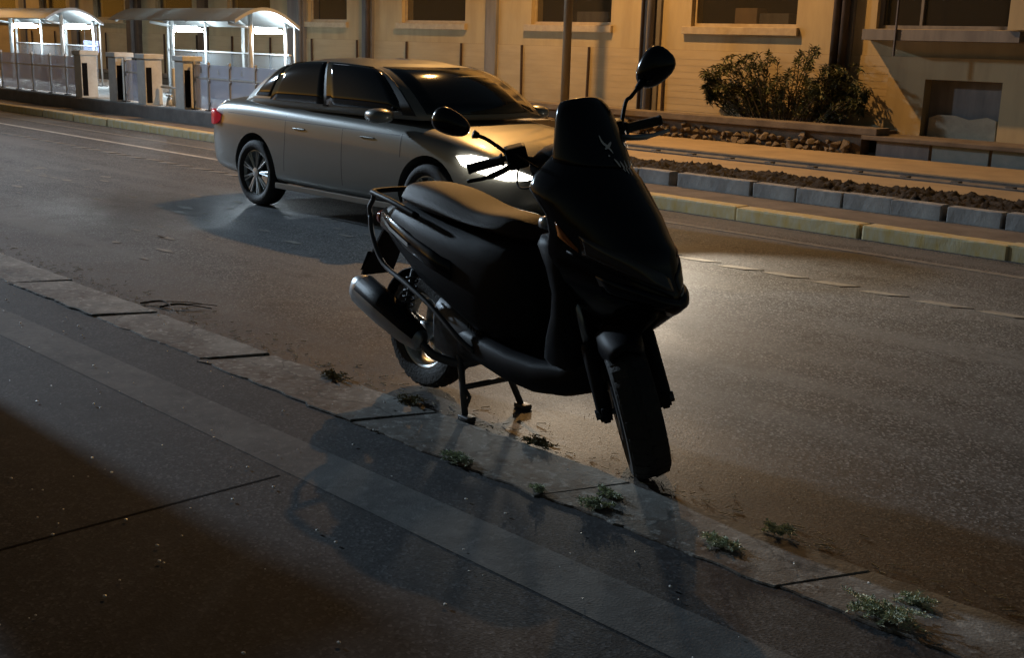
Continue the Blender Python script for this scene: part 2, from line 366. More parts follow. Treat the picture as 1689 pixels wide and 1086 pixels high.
bm = B(); box(bm, -60, 10, YW + .9, YW + 1.0, .12, ZT); box(bm, -60, 10, YW + .3, YW + 1.0, 1.2, 1.6); box(bm, -60, 10, YW + .3, YW + 1.0, 3.3, 3.5); bpart('dark_interior', bm, M_room)
bm = B(); box(bm, -60, 10, YW - .25, YW + 1.2, ZT, ZT + .25); bpart('roof_cornice', bm, M_pil)
for i, (a, b) in enumerate(wins):
    big = (a == -8.93)
    w = B(); t = .05
    box(w, a, a + t, YW + .08, YW + .16, Z0, Z1); box(w, b - t, b, YW + .08, YW + .16, Z0, Z1)
    box(w, a + t, b - t, YW + .082, YW + .158, Z0, Z0 + t); box(w, a + t, b - t, YW + .082, YW + .158, Z1 - t, Z1)
    if big: box(w, a + .62, a + .66, YW + .084, YW + .156, Z0 + t, Z1 - t)
    wo = bpart('window', w, M_frame if not big else M_pil)
    def sub(name, bm_, m_):
        for v in bm_.verts: v.co -= Vector((-16, YW, .12))
        return obj(name, bm_, m_, wo)
    g = B(); box(g, a + t, b - t, YW + .115, YW + .12, Z0 + t, Z1 - t); sub('pane', g, M_pane)
    if not big:
        s_ = B(); box(s_, a - .13, b + .06, YW - .07, YW + .078, Z0 - .125, Z0 - .003, .008); sub('sill', s_, M_frame)
def thing_box(name, x0, x1, y0, y1, z0, z1, m, label, cat, bev=.01, group=None):
    bm_ = B(); cx, cy = (x0 + x1) / 2, (y0 + y1) / 2
    box(bm_, x0 - cx, x1 - cx, y0 - cy, y1 - cy, 0, z1 - z0, bev); o = obj(name, bm_, m); o.location = (cx, cy, z0); return tag(o, label, cat, group)
thing_box('storage_box', -11.62, -11.2, YW + .32, YW + .6, 1.602, 2.18, M_card, 'tall tan carton behind the window above the bush', 'box')
thing_box('storage_box', -11.16, -10.62, YW + .34, YW + .62, 1.602, 2.10, M_pil, 'grey bin behind the window above the bush, right of the carton', 'box')
thing_box('storage_box', -15.1, -14.35, YW + .34, YW + .62, 1.602, 2.12, M_pil, 'grey bin behind the window beside the lamp post', 'box')
# pilasters and downpipes
for a, b, m_, pr in ((-23.75, -23.12, M_pil, .1), (-20.98, -20.62, M_pil, .07), (-17.1, -16.8, M_pil, .07), (-13.27, -12.84, M_pil, .06), (-9.6, -9.27, M_pil, .06), (-27.8, -27.4, M_pildk, .1), (-31.6, -30.9, M_pildk, .12), (-35.2, -34.8, M_pil, .07), (-38.9, -38.5, M_pil, .07), (-42.6, -42.2, M_pil, .07)):
    bm = B(); box(bm, a, b, YW - pr, YW + .01, .12, ZT - .01, .01); bpart('pilaster', bm, m_)
for x, m_, r in ((-12.98, M_pil, .055), (-13.16, M_pildk, .03), (-9.5, M_pildk, .06), (-9.36, M_pildk, .06), (-20.7, M_pildk, .05), (-23.2, M_pil, .05), (-31.2, M_pil, .06)):
    bm = B(); tube(bm, [(x, YW - .13, .14), (x, YW - .13, ZT - .05)], r, 10); bpart('downpipe', bm, m_, smooth=True)
for k in range(19):
    x = -12.73 - 1.69 * k; bm = B(); rs = random.Random(k)
    tube(bm, [(x + rs.uniform(-.02, .02), YW - .045, .3), (x, YW - .045, 1.5)], .024, 6); bpart('iron_rod', bm, M_rod)
# the bay at the right: concrete ledge over a niche
bm = B(); box(bm, -8.62, 10, YW - .06, YW + .02, .12, 1.5); 
bm2 = B(); box(bm2, -8.62, -8.05, YW - .08, YW + .3, .12, 1.5); box(bm2, -8.05, -6.95, YW - .08, YW + .3, 1.2, 1.5); box(bm2, -6.95, 10, YW - .08, YW + .3, .12, 1.5); bm.free()
bpart('bay_wall', bm2, M_wall)
bm = B(); box(bm, -8.05, -6.95, YW + .12, YW + .29, .12, 1.2); bpart('niche_back', bm, M_pil)
bm = B(); pl = [(-9.0, YW + .0), (-8.82, YW - .56), (-6.6, YW - .56), (-6.6, YW)]
loft(bm, [[(x, y, 1.715) for x, y in pl], [(x, y, 1.86) for x, y in pl]]); bpart('ledge', bm, M_pil)
bm = B(); box(bm, -6.75, 3, YW - .6, YW - .001, 1.87, 4.5); bpart('bay_box', bm, M_wall)
for x in (-8.3,):
    bm = B(); tube(bm, [(x, YW - .58, 1.5), (x, YW - .58, 3.4)], .018, 6); bpart('cable_conduit', bm, M_pildk)
bm = B(); pts = [(-8.0, .0), (-7.0, .0), (-7.02, .56), (-7.15, .6), (-7.4, .55), (-7.6, .6), (-7.85, .6), (-7.98, .55)]
loft(bm, [[(x + 7.5, -.04, z_) for x, z_ in pts], [(x + 7.5, .03, z_ * .97) for x, z_ in pts]])
o = obj('board', bm, M_sack); o.location = (-7.5, YW + .06, .125); tag(o, 'pale torn board leaning inside the dark niche at the far right', 'board')

# low rubble wall with coping in front of the building
lw = tag(empty('rubble_wall', (-12, 12.1, .15)), 'low rubble stone wall with concrete coping under the bush', 'wall')
def lpart(name, bm_, m_, smooth=False):
    for v in bm_.verts: v.co -= Vector((-12, 12.1, .15))
    return obj(name, bm_, m_, lw, smooth)
bm = B(); box(bm, -32, -8.55, 12.12, 12.35, .13, .42); lpart('core', bm, M_mortar)
bm = B(); box(bm, -32, -8.28, 12.04, 12.4, .42, .52, .012); box(bm, -32, -8.4, 12.4, 12.88, .38, .47); lpart('coping', bm, M_fpave)
sm = []
for i in range(7):
    b_ = B(); rs = random.Random(90 + i)
    for _ in range(13): b_.verts.new(Vector((rs.gauss(0, 1), rs.gauss(0, 1), rs.gauss(0, 1))).normalized() * rs.uniform(.75, 1.2))
    hl = bmesh.ops.convex_hull(b_, input=b_.verts); bmesh.ops.delete(b_, geom=[v for v in b_.verts if not v.link_faces], context='VERTS')
    me = bpy.data.meshes.new('stone'); bmesh.ops.recalc_face_normals(b_, faces=b_.faces); b_.to_mesh(me); b_.free(); me.materials.append(M_stone); sm.append(me)
x = -17.4; i = 0
for row, (zc, st) in enumerate(((.19, .145), (.275, .135), (.345, .16))):
    x = -17.4 + .05 * row
    while x < -8.65:
        if row < 2 or random.random() < .3:
            o = link('stone', sm[i % 7], None, lw); o.location = (x + 12 + random.uniform(-.02, .02), .0 + random.uniform(-.03, .01) - .03 * (2 - row), zc - .15 + random.uniform(-.02, .015))
            s_ = random.uniform(.55, 1.35); o.scale = (.078 * s_, .062 * s_, .05 * s_ * random.uniform(.8, 1.2)); o.rotation_euler = (random.uniform(-.5, .5), random.uniform(-.5, .5), random.uniform(0, 6))
        x += st * random.uniform(.8, 1.2); i += 1
# plinth under the bay: lower, painted panels
pw = tag(empty('plinth_wall', (-5, 12.1, .15)), 'low plinth wall of pale blue painted panels below the bay', 'wall')
def ppart(name, bm_, m_):
    for v in bm_.verts: v.co -= Vector((-5, 12.1, .15))
    return obj(name, bm_, m_, pw)
bm = B(); box(bm, -8.5, 8, 12.02, 12.8, .36, .42, .01); ppart('top_slab', bm, M_fpave)
for k in range(9):
    bm = B(); box(bm, -8.3 + .82 * k, -7.52 + .82 * k, 12.1, 12.3, .13, .36, .006); ppart('panel', bm, M_blue if k % 3 else M_pil)
    bm = B(); box(bm, -7.52 + .82 * k + .002, -7.48 + .82 * k - .002, 12.12, 12.3, .13, .36); ppart('joint_post', bm, M_mortar)

# ------------------------------------------------------------------ bush
bush = tag(empty('bush', (-10.2, 12.62, .47)), 'dark leafy bush growing above the rubble wall', 'bush')
lb = B(); sb = B(); rs = random.Random(3)
def leaf(bm_, p, d, L, w, up=Vector((0, 0, 1))):
    s_ = d.cross(up); s_ = s_.normalized() if s_.length > .01 else Vector((1, 0, 0)); m_ = p + d * L * .5 + up * (L * .06)
    a_, b_, c_, e_ = bm_.verts.new(p), bm_.verts.new(m_ + s_ * w), bm_.verts.new(p + d * L - up * L * .12), bm_.verts.new(m_ - s_ * w)
    bm_.faces.new((a_, b_, c_)); bm_.faces.new((a_, c_, e_))
for k in range(100):
    a_ = rs.uniform(-1.0, 1.0); bx_ = a_ * .75 + rs.gauss(0, .08); out = a_ * 1.15 + rs.gauss(0, .22)
    H = max(.22, (1.0 - .55 * abs(a_) ** 1.8) * rs.uniform(.45, 1.12))
    p0 = Vector((bx_, rs.uniform(-.12, .12), 0)); p1 = p0 + Vector((out * .35, rs.uniform(-.1, .05), H * .62)); p2 = p0 + Vector((out * .8, rs.uniform(-.18, .08), H)); p3 = p2 + Vector((out * .22 + rs.uniform(-.1, .1), -.06, -.05))
    for p in (p1, p2, p3): p.x = max(-1.3, min(1.38, p.x)); p.y = max(-.45, min(.2, p.y))
    sp = spline([p0, p1, p2, p3], 7); tube(sb, sp, [.009 - .007 * i / len(sp) for i in range(len(sp))], 5)
    for q in range(2, len(sp) - 1):
        d = (sp[q + 1] - sp[q]).normalized()
        for sgn in (-1, 1):
            for _ in range(rs.choice((2, 2, 3))):
                dv = (d * rs.uniform(.2, .9) + Vector((sgn * rs.uniform(.3, 1), rs.uniform(-.8, .6), rs.uniform(-.5, .6)))).normalized()
                leaf(lb, sp[q] + d * rs.uniform(0, .04), dv, rs.uniform(.05, .12), rs.uniform(.008, .017))
obj('foliage', lb, M_leaf, bush); obj('stem', sb, M_stem, bush)

# ------------------------------------------------------------------ station platform, gate pillars, glass barrier
pf = B(); box(pf, -70, -13.6, 6.62, 11.2, .1, .315, .01); platform = tag(obj('platform', pf, M_plat), kind='structure')
bm = B(); box(bm, -70, -13.6, 6.66, 11.1, .316, .328); obj('platform_paving', bm, M_plattop, platform)
def pillar(cx, label, cat_lit):
    r_ = tag(empty('gate_pillar', (cx, 6.84, .328)), label, 'pillar', 'concrete pillars of the station gate')
    b_ = B(); box(b_, -.14, .14, -.15, .16, 0, .76, .008); obj('shaft', b_, M_conc_w, r_)
    b_ = B(); box(b_, -.17, .17, -.175, .185, .76, .84, .012); obj('cap', b_, M_conc_w, r_)
    b_ = B(); box(b_, .139, .1435, -.13, -.03, .03, .62); obj('slot', b_, M_dark_slot, r_)
for cx, lb_ in ((-21.42, 'white gate pillar at the end of the left glass barrier'), (-20.06, 'white gate pillar standing second from the left'), (-19.0, 'white gate pillar third from the left, beside the low gate'), (-17.72, 'gate pillar nearest the car, dull brownish front')):
    pillar(cx, lb_, 0)
def emblem(parent, x, z, s, y):
    b_ = B(); pts = [(math.cos(t) * s * .5, math.sin(t) * s * .5) for t in [2 * math.pi * k / 14 for k in range(14)]]
    inn = [(px * .45, pz * .45) for px, pz in pts]
    vo = [b_.verts.new((x + px, y, z + pz)) for px, pz in pts]; vi = [b_.verts.new((x + px, y, z + pz)) for px, pz in inn]
    for k in range(14): b_.faces.new((vo[k], vo[(k + 1) % 14], vi[(k + 1) % 14], vi[k]))
    arc = [(-.38, .1), (-.42, .7), (-.1, 1.25), (.16, 1.5), (.1, 1.2), (-.1, .75), (-.1, .3)]
    b_.faces.new([b_.verts.new((x + px * s, y - .001, z + pz * s)) for px, pz in arc])
    return obj('emblem', b_, M_white, parent)
def barrier(x0, x1, label, rail_z=.9):
    r_ = tag(empty('glass_barrier_panel', ((x0 + x1) / 2, 6.84, .328)), label, 'glass panel', 'glass panels of the platform barrier')
    h_ = (x1 - x0) / 2
    b_ = B(); box(b_, -h_ + .03, h_ - .03, -.006, .006, .03, .72); obj('glass', b_, M_frost, r_)
    b_ = B(); box(b_, -h_ + .03, h_ - .03, -.018, -.007, .5, .525); obj('rail', b_, M_white, r_)
    emblem(r_, 0, .6, .055, -.009)
    b_ = B(); box(b_, -h_ - .018, -h_ + .018, -.02, .02, 0, .76, .004); p_ = obj('post', b_, M_pgrey, r_)
    for zz in (.1, .45, .68):
        b_ = B(); box(b_, -h_ + .019, -h_ + .05, -.022, .012, zz, zz + .035, .004); obj('clamp', b_, M_chrome, p_)
    b_ = B(); box(b_, -h_ - .05, -h_ + .05, -.05, .05, .001, .02, .004); obj('foot', b_, M_steel, p_)
names = ['first glass barrier panel at the left picture edge', 'second glass barrier panel from the left picture edge', 'third glass barrier panel from the left, below the blue sign', 'fourth glass barrier panel from the left', 'glass barrier panel touching the leftmost gate pillar']
xs = [-25.3, -24.5, -23.76, -22.93, -22.23, -21.6]
for i in range(5): barrier(xs[i], xs[i + 1], names[i])
barrier(-19.86, -19.2, 'narrow glass panel between the two middle gate pillars')
names = ['glass barrier panel just right of the nearest gate pillar', 'glass barrier panel second from the nearest gate pillar', 'glass barrier panel above the car boot lid', 'glass barrier panel beside the car rear window']
xs = [-17.5, -17.06, -16.43, -15.7, -14.9]
for i in range(4): barrier(xs[i], xs[i + 1], names[i])
# low swing gate between pillars three and four
gt = tag(empty('swing_gate', (-18.35, 6.95, .328)), 'low metal turnstile gate between the two right pillars', 'gate')
b_ = B(); tube(b_, [(-.45, 0, .3), (.45, 0, .3)], .02, 8); obj('bar', b_, M_white, gt, True)
b_ = B(); tube(b_, [(-.2, .1, 0), (-.2, .1, .62)], [.05, .03], 8); obj('post', b_, M_white, gt, True)
for dx in (-.2, .12):
    b_ = B(); tube(b_, [(dx, 0, 0), (dx, 0, .14)], [.06, .03], 8); obj('foot', b_, M_white, gt, True)
    b_ = B(); box(b_, dx - .08, dx + .08, -.02, .02, .15, .18, .004); obj('plate', b_, M_white, gt)

# ------------------------------------------------------------------ shelters with lit tubes
def make_shelter(lbl):
    r_ = tag(empty('platform_shelter', (-18.3, 8.4, .328)), lbl, 'shelter', 'platform shelters')
    X0, X1 = -4.4, .22                                   # local, roof along x
    def arch(y):                                         # roof height over the platform
        t = (y + .45) / 1.3; return 1.36 + .3 * math.sin(math.pi * min(1, max(0, t * .92 + .08)))
    ys = [-.45 + 1.3 * k / 14 for k in range(15)]
    b_ = B(); loft(b_, [[(x, y, arch(y)) for y in ys] + [(x, y, arch(y) - .02) for y in ys[::-1]] for x in (X0, X1)]); rf = obj('roof', b_, M_roof, r_)
    b_ = B(); loft(b_, [[(X1 - .0, y, arch(y) + .012) for y in ys] + [(X1, y, arch(y) - .045) for y in ys[::-1]], [(X1 + .03, y, arch(y) + .012) for y in ys] + [(X1 + .03, y, arch(y) - .045) for y in ys[::-1]]]); obj('end_arch', b_, M_pgrey, rf)
    for x in (-2.75, 0.0):
        b_ = B(); tube(b_, [(x, -.43, arch(-.43) - .06), (x, 0, 1.33)], .028, 8); obj('rib', b_, M_white, rf, True)
    for x in (X0 + .3, -1.4):
        b_ = B(); tube(b_, [(x, y, arch(y) - .04) for y in ys], .018, 6); obj('rib', b_, M_white, rf, True)
    for x, y, rr in ((-2.75, 0, .045), (-2.75, .72, .025), (0, 0, .045), (0, .72, .03), (-1.4, .72, .03), (X0 + .2, .72, .03), (.16, .8, .018)):
        b_ = B(); tube(b_, [(x, y, 0), (x, y, arch(y) - .03)], rr, 10); obj('post', b_, M_white, r_, True)
        b_ = B(); box(b_, x - .08, x + .08, y - .08, y + .08, .001, .015); obj('foot', b_, M_steel, r_)
    for a_, b2 in ((-2.72, -1.43), (-1.37, -.03), (X0 + .23, -2.78), (.03, .14)):
        g_ = B(); box(g_, a_, b2, .715, .725, .12, .86); obj('glass', g_, M_frost2, r_)
        g_ = B(); box(g_, a_, b2, .695, .745, .86, .885); obj('rail', g_, M_white, r_)
    b_ = B(); box(b_, -2.5, -.4, .42, .66, .38, .42, .01); bn = obj('bench', b_, M_steel, r_)
    for x in (-2.3, -.6):
        b_ = B(); box(b_, x - .03, x + .03, .48, .6, 0, .379); obj('bench_leg', b_, M_steel, bn)
    for x in (-2.75, 0.0):
        # closed lamp housing, glowing all round
        b_ = B(); rg = []
        for k in range(9):
            t = math.pi * k / 8; rg.append([(x + .045 * math.cos(a2) * max(.15, math.sin(t)) ** .35, .32 - .32 * math.cos(t), 1.27 + .045 * math.sin(a2) * max(.15, math.sin(t)) ** .35) for a2 in [2 * math.pi * j / 10 for j in range(10)]])
        loft(b_, rg); obj('tube_lamp', b_, M_tube, r_, True)
        b_ = B(); box(b_, x - .02, x + .02, .1, .55, 1.316, 1.345); obj('lamp_bracket', b_, M_white, r_)
    return r_
sh = make_shelter('curved roof shelter behind the car, near its rear window, with two lit white tubes')
sh2 = copy_tree(sh); sh2.location.x -= 7.55; sh2['label'] = 'curved roof shelter at the far left with a blue sign beneath'
sg = tag(empty('hanging_sign', (-26.6, 9.4, 1.05)), 'small blue sign hanging under the far left shelter', 'sign')
b_ = B(); box(b_, -.36, .36, -.012, .012, 0, .26, .004); obj('board', b_, M_signb, sg)
b_ = B(); box(b_, -.12, .12, -.0145, -.0125, .1, .19); obj('symbol', b_, mat('sign_symbol', (.15, .22, .62), .5), sg)
for x in (-.3, .3):
    b_ = B(); tube(b_, [(x, 0, .26), (x, 0, .6)], .006, 6); obj('hanger', b_, M_steel, sg)

# ------------------------------------------------------------------ street lamps
def street_lamp(x, y, ax, ay, H, label, lit, col, power, mlit, rad, aim=None, cone=165, blend=.5):
    r_ = tag(empty('street_lamp', (x, y, .12)), label, 'street lamp')
    b_ = B(); tube(b_, [(0, 0, 0), (0, 0, H * .55), (0, 0, H)], [.075, .065, .05], 14); obj('pole', b_, M_pole, r_, True)
    b_ = B(); tube(b_, [(0, 0, 0), (0, 0, .06), (0, 0, .3)], [.14, .12, .085], 14); obj('base', b_, M_pole, r_)
    b_ = B(); tube(b_, spline([(0, 0, H - .02), (ax * .15, ay * .15, H + .22), (ax, ay, H + .3)], 6), .03, 10); obj('arm', b_, M_pole, r_, True)
    d = Vector((ax, ay, 0)).normalized(); sd = Vector((-d.y, d.x, 0))
    b_ = B(); rings = []
    for t, w_, h_ in ((-.1, .05, .03), (.1, .13, .07), (.35, .16, .09), (.6, .13, .07), (.72, .05, .03)):
        c = Vector((ax, ay, H + .33)) + d * t; rings.append([c + sd * (w_ * math.cos(a)) + Vector((0, 0, h_ * max(0, math.sin(a)))) for a in [2 * math.pi * k / 14 for k in range(14)]])
    loft(b_, rings); hd = obj('lamp_head', b_, M_pole, r_, True)
    c = Vector((ax, ay, H + .30)) + d * .35; b_ = B(); rings = []
    for t, w_ in ((-.22, .03), (-.12, .1), (0, .12), (.12, .1), (.22, .03)): rings.append([c + d * t + sd * (w_ * math.cos(a)) + Vector((0, 0, .022 * math.sin(a))) for a in [2 * math.pi * k / 12 for k in range(12)]])
    loft(b_, rings); obj('bulb', b_, mlit, hd, True)
    l = bpy.data.lights.new('street_lamp_light', 'SPOT'); l.energy = power; l.color = col; l.shadow_soft_size = rad; l.spot_size = R(cone); l.spot_blend = blend
    lo = bpy.data.objects.new('street_lamp_light', l); COL.objects.link(lo); lo.parent = r_; lo.location = c - Vector((0, 0, .06))
    if aim: lo.rotation_euler = Vector(aim).to_track_quat('-Z', 'Y').to_euler()
    return r_
SOD = (1.0, .525, .165)
street_lamp(-13.64, 11.45, .5, -1.4, 7.4, 'tall street lamp pole standing before the rubble wall', True, SOD, 3300, M_sod, .1)
street_lamp(-40.5, 11.45, .5, -1.4, 7.4, 'street lamp further left along the track, out of view', True, SOD, 1500, M_sod, .1)
street_lamp(-33.0, -3.4, .2, 1.6, 9.0, 'white street lamp further left along the near pavement, out of view', True, (.64, .82, 1.0), 27000, M_led, .45, (1, .0, -.3), 72, 1.0)

# ------------------------------------------------------------------ passing car (silver saloon)
CX, CY = -10.25, 3.58
car = tag(empty('car', (CX, CY, 0)), 'silver saloon car with lit headlights passing behind the scooter', 'car')
CB = [  # x, half width, z bottom, z shoulder, z top
 (0.0, .60, .38, .72, .80), (.05, .70, .30, .80, .90), (.16, .755, .26, .86, .955), (.45, .785, .23, .885, .985), (.91, .80, .22, .89, .98), (1.5, .81, .21, .875, .95), (2.2, .81, .21, .855, .93), (2.9, .805, .21, .83, .91),
 (3.2, .80, .22, .80, .875), (3.6, .785, .22, .745, .82), (3.9, .745, .23, .68, .745), (4.1, .66, .25, .60, .655), (4.2, .54, .30, .54, .585), (4.24, .42, .36, .48, .52)]
def car_ring(x, w, zb, zs, zt):
    h = [(0, zb), (w * .86, zb), (w * .965, zb + .05), (w * .985, zb + .13), (w, zb + .3), (w * .985, zs - .1), (w * .955, zs), (w * .86, zs + (zt - zs) * .62), (w * .5, zt - .008), (0, zt)]
    return [(x, -y, z) for y, z in h] + [(x, y, z) for y, z in h[-2:0:-1]]
bm = B(); loft(bm, [car_ring(*c) for c in CB]); body = obj('body', bm, M_car, car, True); subsurf(body, 2)
WX = (.91, 3.32); WR = .30
bm = B()
for wx in WX:
    for s_ in (-1, 1):
        rg = [[(wx + .345 * math.cos(t), y, .315 + .345 * math.sin(t)) for t in [2 * math.pi * k / 36 for k in range(36)]] for y in ((-1.0, -.52) if s_ < 0 else (.52, 1.0))]
        loft(bm, rg)
cut = obj('cut', bm); cut.parent = car
md = body.modifiers.new('arches', 'BOOLEAN'); md.operation = 'DIFFERENCE'; md.object = cut; md.solver = 'FAST'
bpy.context.view_layer.update()
dg = bpy.context.evaluated_depsgraph_get(); me = bpy.data.meshes.new_from_object(body.evaluated_get(dg)); body.modifiers.clear(); body.data = me
bpy.data.objects.remove(cut)
for p in me.polygons: p.use_smooth = True
md = body.modifiers.new('edges', 'EDGE_SPLIT'); md.split_angle = R(35)
bm = B(); box(bm, .5, 3.75, -.51, .51, .24, .55); obj('underbody', bm, M_cblack, car)
# greenhouse: level v 0..1 from belt to roof, outline points
def gh(u, v):   # u 0..1 along the near side from rear to front, returns x, half width, z
    xr = .55 + (1.28 - .55) * v ** .9; xf = 3.12 + (2.28 - 3.12) * v ** 1.05
    x = xr + (xf - xr) * u; w = (.735 - .175 * v ** 1.3) * (1 - .10 * (2 * abs(u - .5)) ** 4); z = .905 + .415 * math.sin(v * math.pi / 2) ** .95 - .03 * (2 * abs(u - .5)) ** 2 * v
    return x, w, z
bm = B(); NU, NV = 16, 8
rings = []
for j in range(NV + 1):
    v = j / NV; side = [gh(i / NU, v) for i in range(NU + 1)]
    x0, w0, z0 = side[0]; x1, w1, z1 = side[-1]
    ring = [(x, -w, z) for x, w, z in side] + [(x1 + .10 * math.cos(math.pi / 2 * (k)) * 1, w1 * k, z1) for k in (-.5, 0, .5)] + [(x, w, z) for x, w, z in side[::-1]] + [(x0 - .10 * math.cos(math.pi / 2 * k), w0 * k, z0) for k in (.5, 0, -.5)]
    rings.append(ring)
n_ = len(rings[0]); top = [( .9 * x + .1 * 1.78, y * .8, z + .022) for x, y, z in rings[-1]]; top2 = [(.5 * x + .5 * 1.78, y * .35, z + .032) for x, y, z in rings[-1]]
loft(bm, rings + [top, top2]); obj('roof', bm, M_car, car, True)
def glass_patch(name, us, vs_, side, off=.006, m_=M_cglass, parent=car):
    b_ = B(); g = []
    for j in range(7):
        row = []
        for i in range(9):
            v = vs_[0] + (vs_[1] - vs_[0]) * j / 6; ua = us[0] + (us[1] - us[0]) * v; ub = us[2] + (us[3] - us[2]) * v
            x, w, z = gh(ua + (ub - ua) * i / 8, v); row.append(b_.verts.new((x, side * (w + off), z + off * .5)))
        g.append(row)
    for j in range(6):
        for i in range(8): b_.faces.new((g[j][i], g[j][i + 1], g[j + 1][i + 1], g[j + 1][i]))
    o_ = obj(name, b_, m_, parent, True); md_ = o_.modifiers.new('thickness', 'SOLIDIFY'); md_.thickness = .004; return o_
for s_ in (-1, 1):
    glass_patch('side_window', (.55, .50, .93, .97), (.08, .86), s_); glass_patch('side_window', (.2, .06, .53, .48), (.08, .86), s_)
    glass_patch('quarter_window', (.06, .03, .19, .05), (.12, .7), s_); glass_patch('door_pillar', (.525, .475, .555, .505), (.06, .9), s_, .004, M_cblack); glass_patch('front_pillar', (.925, .965, .985, .99), (.04, .9), s_, .004, M_cblack)
def screen(name, front):
    b_ = B(); g = []
    for j in range(7):
        v = .06 + .84 * j / 6; x, w, z = gh(1 if front else 0, v); row = []
        for i in range(9):
            k = -1 + 2 * i / 8; sg = 1 if front else -1; row.append(b_.verts.new((x + sg * (.10 * math.cos(math.pi / 2 * k) + .012), w * .9 * k, z + .006)))
        g.append(row)
    for j in range(6):
        for i in range(8): b_.faces.new((g[j][i], g[j][i + 1], g[j + 1][i + 1], g[j + 1][i]))
    o_ = obj(name, b_, M_cglass, car, True); md_ = o_.modifiers.new('thickness', 'SOLIDIFY'); md_.thickness = .004
screen('windscreen', True); screen('rear_window', False)
def tyre_prof(Ro, Ri, w):
    return [(Ri, -w * .78), (Ri + (Ro - Ri) * .35, -w), (Ri + (Ro - Ri) * .75, -w * .98), (Ro - .008, -w * .78), (Ro, -w * .4), (Ro, w * .4), (Ro - .008, w * .78), (Ri + (Ro - Ri) * .75, w * .98), (Ri + (Ro - Ri) * .35, w), (Ri, w * .78)]
for wx in WX:
    for s_ in (-1, 1):
        wh = empty('wheel', (wx, s_ * .70, WR)); wh.parent = car
        b_ = B(); revolve_y(b_, tyre_prof(WR, .205, .095), n=36); obj('tyre', b_, M_rub, wh, True)
        b_ = B(); revolve_y(b_, [(.208, -.07), (.208, .07), (.19, .07), (.185, -.05), (.195, -.075)], n=36)
        for k in range(9):
            a_ = 2 * math.pi * k / 9
            for da in (-.09, .09):
                p0 = Vector((.03 * math.cos(a_), s_ * .065, .03 * math.sin(a_))); p1 = Vector((.2 * math.cos(a_ + da), s_ * .07, .2 * math.sin(a_ + da))); tube(b_, [p0, p1], [.012, .01], 5)
        revolve_y(b_, [(.001, s_ * .085), (.045, s_ * .08), (.05, s_ * .03), (.001, s_ * .03)], n=16); obj('rim', b_, M_alloy, wh)
from mathutils.bvhtree import BVHTree
BV = BVHTree.FromPolygons([v.co.copy() for v in body.data.vertices], [tuple(p.vertices) for p in body.data.polygons])
# lamps
def front_lamp(s_):
    b_ = B()
    def ring(x, y, z, h, dx): return [(x, y, z - h), (x + dx, y - s_ * .02, z - h * .3), (x + dx * .6, y - s_ * .02, z + h * .5), (x - .1, y, z + h)]
    secs = [(3.72, .79, .655, .03, .03), (3.86, .765, .645, .06, .05), (3.99, .715, .62, .07, .06), (4.09, .62, .585, .06, .05), (4.15, .50, .555, .035, .04)]
    loft(b_, [[(x, s_ * y, z - h), (x + dx, s_ * (y + .022), z - h * .35), (x + dx, s_ * (y + .015), z + h * .4), (x - .06, s_ * y, z + h), (x - .12, s_ * (y - .08), z)] for x, y, z, h, dx in secs])
    o_ = obj('headlight', b_, M_head, car, True)
    l = bpy.data.lights.new('headlight_beam', 'SPOT'); l.energy = 290; l.color = (1, .88, .7); l.spot_size = R(100); l.spot_blend = .8; l.shadow_soft_size = .06
    lo = bpy.data.objects.new('headlight_beam', l); COL.objects.link(lo); lo.parent = o_; lo.location = (4.32, s_ * .55, .58); lo.rotation_euler = Vector((1, -.24, .0)).to_track_quat('-Z', 'Y').to_euler()
front_lamp(-1); front_lamp(1)
for s_ in (-1, 1):
    b_ = B(); loft(b_, [[(x, s_ * y, z0), (x - .015, s_ * (y + .01), z0 + .01), (x - .015, s_ * (y + .01), z1 - .01), (x, s_ * y, z1), (x + .06, s_ * (y - .04), (z0 + z1) / 2)] for x, y, z0, z1 in ((.02, .42, .70, .80), (.02, .6, .68, .82), (.09, .715, .68, .83), (.25, .775, .70, .82))]); obj('tail_light', b_, M_redl, car, True)
    b_ = B(); rg = []                                     # door mirror
    for x, sc in ((2.72, .5), (2.78, .9), (2.86, 1), (2.93, .75), (2.97, .3)): rg.append([(x, s_ * (.87 + .1 * sc * cy), .93 + .06 * sc * cz) for cy, cz in sup(12, 2.6)])
    loft(b_, rg); obj('door_mirror', b_, M_car, car, True)
    def on_side(x, z, off):
        h_ = BV.ray_cast(Vector((x, s_ * 1.3, z)), Vector((0, -s_, 0)))[0]; return (x, h_.y + s_ * off, z)
    for x in (1.55, 2.5):
        b_ = B(); loft(b_, [[on_side(x + u * .17, .742 + w_ * (.011 - .004 * abs(2 * u - 1)), o_) for w_, o_ in ((-1, 0), (-.6, .009), (.6, .009), (1, 0))] for u in (0, .1, .5, .9, 1)], cap=False, closed=False); obj('door_handle', b_, M_car, car, True)
    for x, z0, z1 in ((1.42, .36, .84), (2.25, .27, .84), (3.0, .62, .8)):
        b_ = B(); loft(b_, [[on_side(x + d_ - .1 * max(0, .62 - z_) * (x < 2), z_, .0008) for d_ in (0, .007)] for z_ in [z0 + (z1 - z0) * k / 10 for k in range(11)]], cap=False, closed=False); obj('door_seam', b_, M_cblack, car)
    b_ = B(); loft(b_, [[on_side(x, .80 - .012 * (x - 1.5) + d_, .0008) for d_ in (0, .006)] for x in [.3 + 2.8 * k / 16 for k in range(17)]], cap=False, closed=False); obj('shoulder_line', b_, M_cblack, car)
    b_ = B(); box(b_, 1.28, 2.95, s_ * .80 - .012, s_ * .80 + .01, .20, .25, .006); obj('sill_trim', b_, M_car, car)
b_ = B(); box(b_, -.03, -.012, -.26, .26, .5, .61, .004); obj('number_plate', b_, M_white, car)
